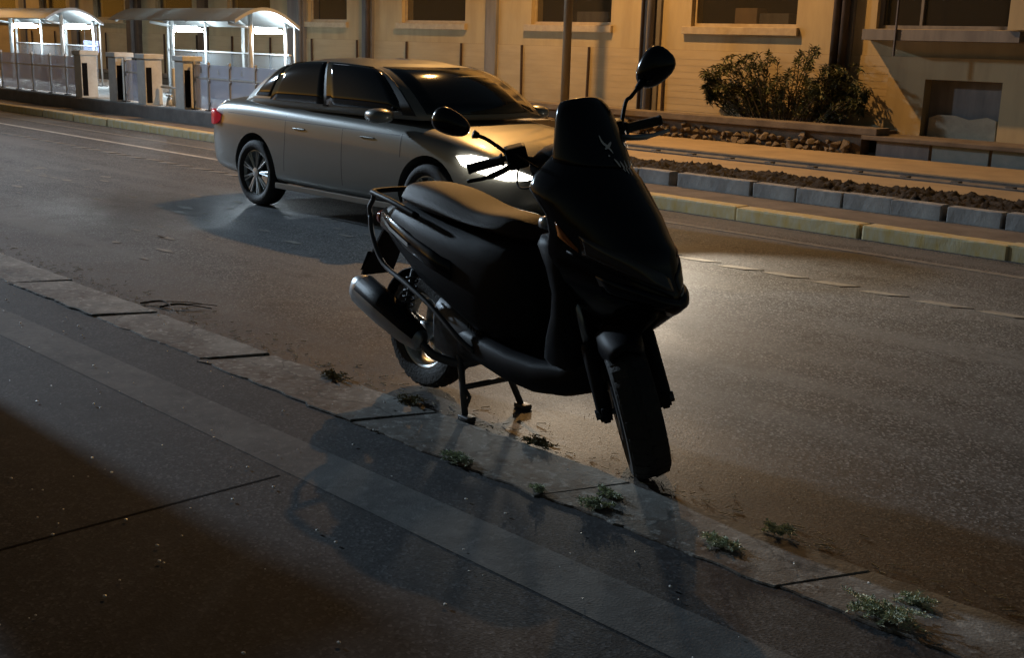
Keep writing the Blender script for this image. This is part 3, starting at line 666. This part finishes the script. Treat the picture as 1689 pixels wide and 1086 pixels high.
b_ = B(); box(b_, 4.18, 4.25, -.34, .34, .34, .47, .01); obj('grille', b_, M_cblack, car)
b_ = B(); box(b_, -.02, .1, -.58, .58, .3, .37, .02); obj('rear_bumper', b_, M_cblack, car)

# ------------------------------------------------------------------ parked scooter (local: x forward, y left, z up; origin under the rear axle)
sc = tag(empty('scooter', (-3.851, .221, 0), R(-4.58)), 'black scooter parked on its centre stand at the kerb', 'scooter')
WB, FR = 1.308, .265
# steering: everything that turns with the bars
rk = R(25); AX = Vector((-math.sin(rk), 0, math.cos(rk))); BASE = Vector((WB, 0, FR)) - Vector((math.cos(rk), 0, math.sin(rk))) * .06
ST = Matrix.Translation(BASE) @ Matrix.Rotation(R(-40), 4, AX) @ Matrix.Translation(-BASE)
def steer(bm_):
    bmesh.ops.transform(bm_, matrix=ST, verts=bm_.verts); return bm_
def sect(bm_, secs, ex=2.6, n=20):
    """rings across x: (x, z low, z high, half width)"""
    loft(bm_, [[(x, hw * cy, (z0 + z1) / 2 + (z1 - z0) / 2 * cz) for cy, cz in sup(n, ex)] for x, z0, z1, hw in secs])
# --- wheels
def tread(bm_, c, Ro, w, n, bl):
    for k in range(n):
        for s_ in (-1, 1):
            a_ = 2 * math.pi * (k + (.5 if s_ > 0 else 0)) / n; M_ = Matrix.Translation(c) @ Matrix.Rotation(a_, 4, 'Y')
            vs0 = box(bm_, -bl / 2, bl / 2, s_ * w * .52 - w * .36, s_ * w * .52 + w * .36, Ro - .02, Ro + .004)
            for v in vs0:
                e = abs(v.co.y) / w; v.co.z -= .03 * max(0, e - .45); v.co.x += s_ * .012 * e
                v.co = M_ @ v.co
def wheel(name, c, Rt, w, m_steer, n_sp):
    wr = empty(name, (0, 0, 0)); wr.parent = sc
    b_ = B(); revolve_y(b_, tyre_prof(Rt - .004, Rt * .66, w), c, 44); tread(b_, Vector(c), Rt - .004, w, 26, .034)
    if m_steer: steer(b_)
    t_ = obj('tyre', b_, M_rub, wr)
    md_ = t_.modifiers.new('edges', 'EDGE_SPLIT'); md_.split_angle = R(40)
    for p in t_.data.polygons: p.use_smooth = True
    b_ = B(); ri = Rt * .67; revolve_y(b_, [(ri, -w * .72), (ri, w * .72), (ri - .012, w * .72), (ri - .03, w * .3), (ri - .03, -w * .3), (ri - .012, -w * .72)], c, 44)
    revolve_y(b_, [(.045, -w * .75), (.045, w * .75), (.012, w * .8), (.012, -w * .8)], c, 20)
    for k in range(n_sp):
        a_ = 2 * math.pi * k / n_sp + .3; ca, sa = math.cos(a_), math.sin(a_)
        tube(b_, [(c[0] + .03 * ca, c[1], c[2] + .03 * sa), (c[0] + (ri - .02) * ca, c[1], c[2] + (ri - .02) * sa)], [.022, .014], 8)
    if m_steer: steer(b_)
    obj('rim', b_, M_alloy, wr, True); return wr
rwh = wheel('rear_wheel', (0, 0, .268), .258, .06, False, 5)
fwh = wheel('front_wheel', (WB, 0, FR), .265, .07, True, 5)
b_ = B(); revolve_y(b_, [(.04, -.072), (.11, -.072), (.11, -.067), (.04, -.067)], (WB, 0, FR), 32); obj('brake_disc', steer(b_), M_steel, fwh)
b_ = B(); tube(b_, [(WB, -.14, FR), (WB, .14, FR)], .011, 10); tube(b_, [(WB, -.143, FR), (WB, -.125, FR)], .02, 8); tube(b_, [(WB, .125, FR), (WB, .143, FR)], .02, 8); obj('axle', steer(b_), M_steel, fwh)
# --- fork
F0 = Vector((WB, 0, FR))
for s_ in (-1, 1):
    off = Vector((0, s_ * .108, 0)); b_ = B(); p0 = F0 + off - AX * .03; tube(b_, [p0, p0 + AX * .05, p0 + AX * .27, p0 + AX * .29], [.022, .03, .028, .022], 12)
    fl = obj('fork_leg', steer(b_), M_black, sc, True)
    b_ = B(); tube(b_, [p0 + AX * .28, p0 + AX * .55], .015, 10); obj('stanchion', steer(b_), M_chrome, fl, True)
    b_ = B(); bx_ = F0 + off; box(b_, bx_.x - .03, bx_.x + .03, bx_.y - .014, bx_.y + .014, bx_.z - .03, bx_.z + .03, .008); obj('axle_clamp', steer(b_), M_black, fl)
b_ = B(); tube(b_, [BASE + AX * .44, BASE + AX * 1.0], .03, 12); obj('steering_stem', steer(b_), M_black, sc, True)
b_ = B(); c_ = BASE + AX * .5; box(b_, c_.x - .03, c_.x + .08, -.12, .12, c_.z - .02, c_.z + .02, .01); obj('fork_bridge', steer(b_), M_black, sc)
# --- front mudguard round the top of the tyre
b_ = B(); rg = []
for k in range(15):
    t = R(62 + 78 * k / 14); rr = FR + .024; wv = .08 * (1 - .35 * (abs(k - 7) / 7) ** 3)
    rg.append([(WB + (rr + dr) * math.cos(t), wv * y, FR + (rr + dr) * math.sin(t)) for y, dr in ((-1, -.06), (-.96, -.01), (-.6, .014), (0, .02), (.6, .014), (.96, -.01), (1, -.06), (.9, -.06), (.86, -.014), (0, .012), (-.86, -.014), (-.9, -.06))])
loft(b_, rg); obj('front_mudguard', steer(b_), M_black, sc, True)
# --- handlebar
TOP = BASE + AX * .955
b_ = B()
barL = [TOP + Vector(p) for p in ((-.075, .375, .03), (-.06, .2, .035), (0, .08, .0), (0, -.08, 0), (-.06, -.2, .035), (-.075, -.375, .03))]
tube(b_, spline(barL, 5), .012, 10); hb = obj('handlebar', steer(b_), M_steel, sc, True)
for s_ in (-1, 1):
    b_ = B(); a_ = TOP + Vector((-.066, s_ * .235, .034)); e_ = TOP + Vector((-.075, s_ * .375, .03)); d_ = e_ - a_
    tube(b_, [a_, a_ + d_ * .06, a_ + d_ * .1, a_ + d_ * .93, a_ + d_ * .96, e_], [.024, .024, .0185, .0185, .022, .018], 14); obj('grip', steer(b_), M_rub, hb, True)
    b_ = B(); tube(b_, spline([TOP + Vector((-.005, s_ * .2, .02)), TOP + Vector((.02, s_ * .25, .01)), TOP + Vector((.015, s_ * .31, .0)), TOP + Vector((-.005, s_ * .385, .0))], 5), [.012] * 10 + [.008] * 6, 8); obj('brake_lever', steer(b_), M_chrome if s_ > 0 else M_black, hb, True)
    b_ = B(); q = TOP + Vector((-.045, s_ * .185, .035)); box(b_, q.x - .04, q.x + .045, q.y - .04, q.y + .04, q.z - .04, q.z + .045, .012); obj('switch_housing', steer(b_), M_black, hb)
b_ = B(); sect(b_, [(TOP.x - .12, TOP.z - .02, TOP.z + .02, .05), (TOP.x - .08, TOP.z - .06, TOP.z + .045, .12), (TOP.x, TOP.z - .08, TOP.z + .05, .15), (TOP.x + .06, TOP.z - .06, TOP.z + .03, .11), (TOP.x + .09, TOP.z - .03, TOP.z, .05)]); obj('handlebar_cover', steer(b_), M_black, sc, True)
# --- mirrors (placed in the turned position of the bars)
def mirror(stem, ctr, up, rt, w_, h_, lab):
    m_ = empty('rear_view_mirror'); m_.parent = sc
    b_ = B(); tube(b_, spline(stem, 6), .0075, 8); tube(b_, [stem[0], Vector(stem[0]) * .72 + Vector(stem[1]) * .28], [.015, .011], 10); tube(b_, [Vector(stem[-2]) * .45 + Vector(stem[-1]) * .55, stem[-1]], [.011, .017], 10); obj('stem', b_, M_black, m_, True)
    up = Vector(up).normalized(); rt = Vector(rt); rt = (rt - up * rt.dot(up)).normalized(); nn = up.cross(rt)
    rg = []
    for t, s_ in ((-.5, .15), (-.45, .55), (-.25, .88), (0, 1), (.22, .99), (.3, .93)):
        ring = []
        for cy, cz in sup(24, 2.4):
            ring.append(Vector(ctr) + rt * (w_ * s_ * cy * (1 + .22 * cz)) + up * (h_ * s_ * cz) + nn * (t * .06))
        rg.append(ring)
    b_ = B(); loft(b_, rg); obj('housing', b_, M_gloss, m_, True)
    b_ = B(); rg2 = [[Vector(ctr) + (p - Vector(ctr)) * .96 + nn * .0012 for p in rg[-1]], [Vector(ctr) + (p - Vector(ctr)) * .96 + nn * .003 for p in rg[-1]]]; loft(b_, rg2); obj('glass', b_, M_mirror, m_)
    return m_
mirror([(.915, .20, 1.2), (.895, .24, 1.301), (.903, .26, 1.324), (.897, .32, 1.375)], (.918, .36, 1.43), (.42, .42, .8), (.56, .56, -.6), .062, .083, '')
mirror([(.69, -.15, 1.10), (.704, -.23, 1.141), (.690, -.27, 1.165), (.673, -.31, 1.18)], (.631, -.38, 1.218), (-.65, -.65, .38), (.27, .27, .92), .045, .073, '')

# --- front fascia: horizontal slices (z, x of widest point, front reach, rear reach, half width)
FA = [(.49, 1.03, .22, .05, .07), (.55, 1.03, .31, .06, .10), (.598, 1.03, .37, .06, .13), (.645, 1.02, .415, .06, .16), (.69, 1.0, .43, .06, .185), (.74, .985, .415, .06, .20), (.815, .99, .39, .045, .205),
      (.857, 1.0, .335, .04, .21), (.918, .985, .30, .045, .215), (1.0, .91, .295, .06, .225), (1.045, .905, .265, .06, .2), (1.085, .92, .21, .06, .165), (1.12, .935, .16, .05, .14)]
def fa_at(z):
    if z <= FA[0][0]: return FA[0][1:]
    for a_, b_ in zip(FA, FA[1:]):
        if a_[0] <= z <= b_[0]:
            t = (z - a_[0]) / (b_[0] - a_[0]); return tuple(p + (q - p) * t for p, q in zip(a_[1:], b_[1:]))
    return FA[-1][1:]
def fa_pt(z, t, off=0.0):       # t: angle, 0 = front, positive = left side
    xc, af, ar, b = fa_at(z); c, s_ = math.cos(t), math.sin(t)
    ex = 1.75 if c > 0 else 3
    x = xc + ((af + off) if c > 0 else (ar + off)) * math.copysign(abs(c) ** (2 / ex), c); y = (b + off) * math.copysign(abs(s_) ** (2 / 2.1), s_)
    return (x, y, z)
NT = 40; bm = B(); zs = []
for a_, b_ in zip(FA, FA[1:]): zs += [a_[0] + (b_[0] - a_[0]) * k / 2 for k in range(2)]
zs.append(FA[-1][0])
loft(bm, [[fa_pt(z, 2 * math.pi * k / NT) for k in range(NT)] for z in zs]); fas = obj('front_fascia', bm, M_gloss, sc, True)
def fa_patch(name, m_, f_lo, f_hi, t0, t1, n=14, k_=5, off=.006, parent=fas):
    b_ = B(); g = []
    for i in range(n + 1):
        u = i / n; t = t0 + (t1 - t0) * u; lo_, hi_ = f_lo(u), f_hi(u)
        g.append([b_.verts.new(fa_pt(lo_ + (hi_ - lo_) * j / k_, t, off * (.25 + .75 * min(1, 4 * min(u, 1 - u, j / k_, 1 - j / k_))))) for j in range(k_ + 1)])
    for i in range(n):
        for j in range(k_): b_.faces.new((g[i][j], g[i][j + 1], g[i + 1][j + 1], g[i + 1][j]))
    o_ = obj(name, b_, m_, parent, True); md_ = o_.modifiers.new('thickness', 'SOLIDIFY'); md_.thickness = .005; return o_
for s_ in (-1, 1):   # swept headlight lens each side, indicator strip and the nose lip
    fa_patch('headlight_lens', M_lens, lambda u: .695 + .10 * u ** 1.3, lambda u: .735 + .125 * u ** .8, s_ * .06, s_ * 1.12, off=.009)
    fa_patch('indicator_lens', M_amber if s_ < 0 else M_lens, lambda u: .80 + .05 * u, lambda u: .815 + .085 * u, s_ * 1.16, s_ * 1.42, off=.007, n=6)
    fa_patch('chrome_trim', M_chrome if s_ > 0 else M_black, lambda u: .672 + .12 * u, lambda u: .682 + .12 * u, s_ * .1, s_ * 1.3, off=.01, k_=1)
fa_patch('nose_lip', M_gloss, lambda u: .60 + .07 * abs(2 * u - 1), lambda u: .668 + .06 * abs(2 * u - 1), -1.0, 1.0, off=.022, n=20)
# windshield: dark curved screen rising from the fascia
WS = [(1.09, .935, .20, .158), (1.14, .935, .165, .15), (1.2, .925, .135, .14), (1.26, .915, .105, .128), (1.305, .905, .08, .115), (1.33, .895, .06, .09)]
bm = B(); g = []
for z, xc, af, b in WS:
    row = []
    for k in range(17):
        t = -1.62 + 3.24 * k / 16; row.append(bm.verts.new((xc + af * max(-.3, math.cos(t)) , b * math.sin(t) / math.sin(1.62) if abs(t) > 1.57 else b * math.sin(t), z - .02 * (1 - math.cos(t)) * (z > 1.3))))
    g.append(row)
for a_, b_ in zip(g, g[1:]):
    for k in range(16): bm.faces.new((a_[k], a_[k + 1], b_[k + 1], b_[k]))
o = obj('windshield', bm, M_gloss, sc, True); md = o.modifiers.new('thickness', 'SOLIDIFY'); md.thickness = .008; subsurf(o, 1)
# sticker: a scrawled face, thin pale strokes lying on the fascia front
WT = [(.918, .985, .30, .215), (1.0, .91, .295, .225), (1.045, .905, .265, .2), (1.085, .92, .21, .165)] + WS
def front_pt(z, t, off):
    for a_, b_ in zip(WT, WT[1:]):
        if a_[0] <= z <= b_[0]:
            q = (z - a_[0]) / (b_[0] - a_[0]); xc, af, b = [m_ + (n_ - m_) * q for m_, n_ in zip(a_[1:], b_[1:])]; return (xc + (af + off) * math.cos(t), (b + off) * math.sin(t), z)
def stroke(pts, w_):
    """pts: (angle round the screen, height); a thin tapered vinyl strip"""
    b_ = B(); P_ = spline([(p[0] * .17, p[1], 0) for p in pts], 5); n = len(P_); top = []; bot = []
    for i, p in enumerate(P_):
        d = P_[min(i + 1, n - 1)] - P_[max(i - 1, 0)]; d.normalize(); q = Vector((-d.y, d.x, 0)) * w_ * (1 - abs(2 * i / (n - 1) - 1) ** 2 * .8)
        for lst, s_ in ((top, 1), (bot, -1)):
            v = p + q * s_; lst.append(b_.verts.new(front_pt(v.y, v.x / .17, .0045)))
    for i in range(n - 1): b_.faces.new((top[i], top[i + 1], bot[i + 1], bot[i]))
    obj('sticker_stroke', b_, M_grey, fas)
for pts in ([(-.34, 1.198), (-.31, 1.175), (-.2, 1.158), (-.12, 1.138)], [(-.06, 1.176), (-.18, 1.162), (-.3, 1.152)], [(.86, 1.19), (.83, 1.17), (.86, 1.146)], [(.66, 1.17), (.8, 1.158)]): stroke(pts, .005)
stroke([(-.26, 1.133), (-.25, 1.127)], .004); stroke([(-.16, 1.12), (-.1, 1.105), (-.07, 1.092)], .004)
for a_, z0, b2, z1 in ((-.02, 1.112, .06, 1.076), (.12, 1.114, .12, 1.068), (.28, 1.114, .2, 1.064), (.46, 1.112, .4, 1.06), (.66, 1.11, .62, 1.062)): stroke([(a_, z0), ((a_ + b2) / 2, (z0 + z1) / 2), (b2, z1)], .0042)
fa_patch('red_decal', M_redp, lambda u: .80 + .02 * u, lambda u: .815 + .02 * u, .25, .5, n=5, k_=1, off=.003)
# --- leg shield and inner panel
bm = B(); rg = []
for z, xr, xf, hw in ((.29, .93, 1.12, .10), (.36, .86, 1.10, .14), (.45, .90, 1.08, .165), (.54, .945, 1.08, .18), (.63, .96, 1.08, .19), (.72, .925, 1.08, .2), (.80, .875, 1.06, .205), (.83, .87, 1.05, .18), (.845, .93, 1.04, .14), (.95, .95, 1.04, .13), (1.04, .93, 1.02, .12), (1.1, .91, 1.0, .09)):
    rg.append([((xr + xf) / 2 + (xf - xr) / 2 * cx, hw * cy, z) for cx, cy in sup(24, 3.2)])
loft(bm, rg); obj('leg_shield', bm, M_black, sc, True)
b_ = B(); sect(b_, [(.835, .845, .875, .03), (.85, .84, .89, .045), (.89, .84, .895, .05)], 3); o = obj('ignition_cover', b_, M_chrome, sc, True); o.location.y = -.09
# --- floor board and belly
bm = B(); sect(bm, [(.28, .24, .36, .10), (.42, .235, .375, .14), (.55, .24, .365, .16), (.7, .215, .35, .165), (.85, .205, .345, .16), (1.0, .225, .36, .14), (1.1, .26, .4, .11), (1.14, .3, .4, .08)], 4); obj('floor_board', bm, M_black, sc, True)
# --- body under the seat
bm = B(); sect(bm, [(-.30, .70, .76, .05), (-.24, .66, .80, .085), (-.1, .59, .835, .13), (.1, .49, .82, .165), (.3, .42, .80, .175), (.48, .34, .79, .165), (.62, .32, .79, .145), (.72, .33, .76, .115), (.78, .36, .64, .085), (.81, .42, .58, .05)], 2.8); obj('body', bm, M_black, sc, True)
for s_ in (-1, 1):   # glossy side panel and decal strip on the tail
    b_ = B(); loft(b_, [[(x, s_ * (hw + dy), z + dz) for dy, dz in ((-.02, .05), (.008, .03), (.012, -.03), (-.02, -.06))] for x, z, hw in ((-.26, .735, .082), (-.12, .715, .122), (.05, .68, .158), (.22, .64, .172), (.36, .61, .172))]); sp_ = obj('side_panel', b_, M_gloss, sc, True)
    b_ = B(); loft(b_, [[(x, s_ * (hw + .0155), z + dz) for dz in (.008, -.008)] for x, z, hw in ((-.235, .74, .084), (-.12, .712, .124), (.0, .688, .15), (.07, .672, .162))], cap=False, closed=False); obj('decal', b_, M_alloy, sp_)
    b_ = B(); tube(b_, spline([(-.3, s_ * .12, .745), (-.26, s_ * .135, .66), (-.15, s_ * .15, .555), (.05, s_ * .165, .50), (.24, s_ * .17, .435), (.42, s_ * .17, .345), (.5, s_ * .15, .30)], 5), .011, 10); obj('side_rail', b_, M_steel, sc, True)
# --- seat: raised pillion part, dip, rider part
bm = B()
ST_ = [(-.125, .845, .88, .06), (-.10, .83, .905, .10), (-.03, .815, .925, .13), (.1, .80, .925, .15), (.22, .795, .91, .155), (.32, .79, .885, .155), (.42, .785, .862, .152), (.52, .78, .858, .145), (.6, .77, .862, .128), (.67, .76, .85, .1), (.715, .765, .825, .07), (.735, .78, .805, .04)]
loft(bm, [[(x, hw * cy * (1 - .10 * max(0, cz)), (z0 + z1) / 2 + (z1 - z0) / 2 * cz - .018 * (abs(cy) > .8) * (cz > 0)) for cy, cz in sup(24, 2.7)] for x, z0, z1, hw in ST_]); subsurf(obj('seat', bm, M_vinyl, sc, True), 1)
# --- grab rail, tail lamp, rear mudguard with plate holder
b_ = B(); tube(b_, spline([(.12, -.165, .80), (-.05, -.165, .835), (-.22, -.14, .85), (-.29, -.11, .852), (-.31, 0, .853), (-.29, .11, .852), (-.22, .14, .85), (-.05, .165, .835), (.12, .165, .80)], 5), .0125, 10); gr = obj('grab_rail', b_, M_black, sc, True)
for s_ in (-1, 1):
    b_ = B(); tube(b_, spline([(-.29, s_ * .11, .85), (-.285, s_ * .115, .82), (-.31, s_ * .118, .78), (-.30, s_ * .12, .745)], 4), .011, 8); obj('rail_strut', b_, M_steel, gr, True)
b_ = B(); sect(b_, [(-.335, .715, .75, .05), (-.32, .70, .765, .075), (-.27, .69, .775, .085)], 3); obj('tail_light', b_, mat('unlit_red_lens', (.16, .008, .01), .15), sc, True)
b_ = B(); loft(b_, [[(x - .006, -w_, z), (x + .006, -w_, z), (x + .006, w_, z), (x - .006, w_, z)] for x, z, w_ in ((-.26, .70, .07), (-.33, .60, .075), (-.40, .50, .085), (-.43, .45, .085))]); rm = obj('rear_mudguard', b_, M_black, sc)
b_ = B(); loft(b_, [[(x - .004, -w_, z), (x, -w_, z), (x, w_, z), (x - .004, w_, z)] for x, z, w_ in ((-.365, .57, .09), (-.425, .475, .09))]); obj('plate_holder', b_, M_black, rm)
b_ = B(); rg = []                                          # hugger over the rear tyre
for k in range(9):
    t = R(60 + 110 * k / 8); rr = .285; rg.append([(rr * math.cos(t), -.07, .268 + rr * math.sin(t)), (rr * math.cos(t), .07, .268 + rr * math.sin(t)), ((rr - .008) * math.cos(t), .066, .268 + (rr - .008) * math.sin(t)), ((rr - .008) * math.cos(t), -.066, .268 + (rr - .008) * math.sin(t))])
loft(b_, rg); obj('tyre_hugger', b_, M_black, sc, True)
# --- engine, transmission case, shock, silencer
b_ = B(); sect(b_, [(.1, .24, .42, .06), (.16, .2, .46, .10), (.32, .19, .44, .12), (.42, .21, .4, .12), (.5, .25, .37, .1)], 3.5); eng = obj('engine_block', b_, M_steel, sc, True)
for k in range(6):
    b_ = B(); box(b_, .40 + k * .018, .406 + k * .018, -.11, .0, .3, .42); obj('cooling_fin', b_, M_steel, eng)
b_ = B(); sect(b_, [(-.1, .2, .34, .03), (-.04, .19, .36, .04), (.2, .21, .36, .045), (.42, .22, .38, .045), (.46, .25, .36, .03)], 3); o = obj('transmission_case', b_, M_steel, sc, True); o.location.y = .13
for s_ in (-1, 1):
    b_ = B(); a_ = Vector((-.03, s_ * .125, .30)); e_ = Vector((.06, s_ * .135, .56)); tube(b_, [a_, e_], .013, 8)
    hel = [a_ + (e_ - a_) * (k / 60 * .8 + .12) + Vector((math.cos(k * .75) * .026, math.sin(k * .75) * .026, 0)) for k in range(61)]; tube(b_, hel, .0045, 5, True); obj('rear_shock', b_, M_steel, sc, True)
b_ = B(); A_ = Vector((.17, -.175, .275)); E_ = Vector((-.265, -.215, .45)); d_ = (E_ - A_); u_ = Vector((0, 1, 0)); n_ = d_.normalized().cross(u_).normalized(); u_ = n_.cross(d_.normalized())
loft(b_, [[A_ + d_ * t + u_ * (r_ * .8 * cy) + n_ * (r_ * cz) for cy, cz in sup(18, 2.6)] for t, r_ in ((-.04, .025), (.0, .045), (.2, .062), (.55, .072), (.9, .07), (.98, .055), (1.0, .03))]); si = obj('silencer', b_, M_chrome, sc, True)
b_ = B(); loft(b_, [[A_ + d_ * t + u_ * (-r_ * .8 * math.cos(a_)) * 1.08 + n_ * (-r_ * math.sin(a_) * 1.08) for a_ in [R(14 + 130 * k / 8) for k in range(9)]] for t, r_ in ((.03, .052), (.2, .066), (.55, .075), (.88, .073))], cap=False, closed=False); o = obj('heat_shield', b_, M_black, si, True); md = o.modifiers.new('thickness', 'SOLIDIFY'); md.thickness = .004
b_ = B(); tube(b_, spline([A_, (.25, -.16, .23), (.36, -.10, .21), (.44, -.05, .24)], 5), .018, 10); obj('exhaust_pipe', b_, M_steel, si, True)
# --- centre stand and side stand
b_ = B()
for s_ in (-1, 1): tube(b_, [(.345, s_ * .10, .255), (.40, s_ * .125, .13), (.455, s_ * .15, .012)], [.016, .014, .014], 8); box(b_, .43, .50, s_ * .15 - .022, s_ * .15 + .022, .0, .022, .005)
tube(b_, [(.41, -.128, .125), (.41, .128, .125)], .013, 8); tube(b_, [(.415, -.125, .12), (.43, -.11, .085), (.44, -.135, .05)], .009, 6); obj('centre_stand', b_, M_steel, sc, True)
b_ = B(); tube(b_, [(.60, .14, .25), (.52, .17, .17), (.40, .18, .14)], .01, 8); obj('side_stand', b_, M_steel, sc, True)
# --- cables from the bars
for pts in ([(.72, -.13, 1.06), (.76, -.16, .99), (.85, -.14, 1.0), (.92, -.06, 1.03)], [(.70, -.14, 1.12), (.78, -.17, 1.10), (.87, -.14, 1.06), (.92, -.08, 1.04)], [(.90, .15, 1.18), (.95, .16, 1.12), (.97, .1, 1.08)]):
    b_ = B(); tube(b_, spline(pts, 8), .004, 6); obj('control_cable', b_, M_black, sc, True)

# ------------------------------------------------------------------ weeds in the kerb joints, dry grass, grit
def weed(x, y, w_, h_, n, seed, label, m_=M_weed, sp=1.0):
    r_ = tag(empty('weed', (x, y, .01)), label, 'weed', 'weeds in the kerb joints'); rs = random.Random(seed); lb_ = B(); st_ = B()
    for k in range(n):
        a_ = rs.uniform(0, 6.28); L_ = w_ * rs.uniform(.3, 1); tip = Vector((math.cos(a_) * L_ * 1.4, math.sin(a_) * L_ * .75 * sp, h_ * rs.uniform(.1, .9) ** 1.4))
        sp_ = spline([(rs.uniform(-.02, .02), rs.uniform(-.01, .01), 0), tip * .5 + Vector((0, 0, h_ * .25)), tip], 5); tube(st_, sp_, .0012, 4)
        for q in range(2, len(sp_)):
            for _ in range(5):
                d = Vector((rs.uniform(-1, 1), rs.uniform(-1, 1), rs.uniform(-.2, .9))).normalized(); leaf(lb_, sp_[q], d, rs.uniform(.006, .022), rs.uniform(.0015, .004))
    obj('leaves', lb_, m_, r_); obj('stalk', st_, m_, r_)
weed(-1.373, -.262, .10, .045, 46, 1, 'largest green weed tuft at the bottom right kerb joint')
weed(-1.367, -.119, .05, .025, 16, 2, 'tiny weed sprig just above the largest bottom right tuft')
weed(-1.891, .01, .055, .03, 20, 3, 'small bright weed on the outer kerb edge right of the front tyre')
weed(-1.962, -.217, .06, .03, 22, 4, 'thin trailing weed in the kerb joint below the front tyre, to its right')
weed(-2.413, -.275, .055, .028, 22, 5, 'pale weed with white litter under the front tyre at the inner kerb edge')
weed(-2.64, -.317, .035, .02, 12, 6, 'small weed left of the pale litter weed')
weed(-3.044, -.334, .055, .03, 26, 7, 'mossy dark weed clump at the kerb below the centre stand')
weed(-3.72, .0, .07, .02, 22, 8, 'dry grass tuft by the kerb left of the centre stand', M_straw)
weed(-4.229, -.03, .08, .025, 26, 9, 'dry grass tuft by the kerb behind the rear wheel', M_straw)
weed(-2.98, .03, .06, .018, 22, 10, 'dry grass tuft between the centre stand and the front tyre', M_straw)
weed(-2.46, -.16, .05, .02, 14, 11, 'low weed sprig in the joint just below the front tyre')
bm = B(); rs = random.Random(11)                      # litter of twigs and straw in the gutter
for k in range(420):
    x = rs.uniform(-9, -1); y = abs(rs.gauss(0, .12)) + .0; L_ = rs.uniform(.01, .05); a_ = rs.gauss(0, .6)
    tube(bm, [(x, y, .004), (x + L_ * math.cos(a_), y + L_ * math.sin(a_), .004 + rs.uniform(0, .008))], rs.uniform(.0008, .002), 4)
tag(obj('gutter_litter', bm, M_straw), 'dry straw and twig litter lying along the near kerb', 'litter', kind='stuff')
bm = B()
for k in range(1000):                                  # loose grit on road edge and pavement
    if k < 270: x, y, s_ = rs.uniform(-8, -.4), rs.uniform(-2.2, 0), rs.choice((.0025, .0035, .0035, .0055))
    else: x, y, s_ = rs.uniform(-9, -.6), abs(rs.gauss(.15, .35)), rs.uniform(.001, .0022)
    z_ = .03 if -.33 < y < 0 else (.01 if y < -.33 else .001)
    bmesh.ops.create_icosphere(bm, subdivisions=1, radius=s_, matrix=Matrix.Translation((x, y, z_ + s_ * .6)) @ Matrix.Diagonal((1.3, 1, .7, 1)))
tag(obj('grit', bm, M_grit), 'scattered pale grit on the pavement and gutter', 'grit', kind='stuff')
for i, (x, y, L_) in enumerate(((-6.15, .02, .3), (-6.0, .06, .22))):
    b_ = B(); rs = random.Random(i); tube(b_, spline([(0, 0, .008), (L_ * .4, .08, .03), (L_, .05 + .15 * i, .012)], 6), [.006] * 8 + [.003] * 5, 5); tube(b_, spline([(L_ * .4, .08, .03), (L_ * .6, .2, .02), (L_ * .8, .26, .012)], 4), .003, 4)
    o = obj('fallen_twig', b_, M_stem); o.location = (x, y, 0); tag(o, ('longer forked twig lying by the kerb at the left', 'shorter forked twig lying beside the longer one at the left')[i], 'twig')
bm = B(); rs = random.Random(21)
for k in range(70):
    x, y = rs.uniform(-13.5, -7.2), rs.uniform(.5, 2.9); L_ = rs.uniform(.03, .16); n_ = rs.randint(5, 8)
    bm.faces.new([bm.verts.new((x + math.cos(2 * math.pi * j / n_) * L_ * rs.uniform(.5, 1), y + math.sin(2 * math.pi * j / n_) * L_ * .35 * rs.uniform(.4, 1), .0035)) for j in range(n_)])
tag(obj('paint_flecks', bm, M_paintd, road), kind='stuff')
# ------------------------------------------------------------------ unseen cabinet-shaped block left of the view, added to shade the near pavement
ub = tag(empty('added_shade_caster', (-7.7, -1.66, .005)), 'grey cabinet-shaped block, unseen, added to shade the foreground pavement', 'cabinet')
b_ = B(); box(b_, -.2, .2, -.34, .34, .08, 1.6, .015); obj('housing', b_, M_pgrey, ub)
b_ = B(); box(b_, -.24, .24, -.38, .38, 0, .08, .01); obj('plinth', b_, M_plat, ub)
b_ = B(); box(b_, -.23, .23, -.38, .38, 1.6, 1.65, .015); obj('lid', b_, M_pgrey, ub)
for y in (-.15, .15):
    b_ = B(); box(b_, .2, .208, y - .14, y + .14, .14, 1.54, .004); d_ = obj('door', b_, M_pgrey, ub)
    b_ = B(); box(b_, .208, .225, y - .01 + (.12 if y < 0 else -.12), y + .01 + (.12 if y < 0 else -.12), .7, .84, .003); obj('handle', b_, M_steel, d_)
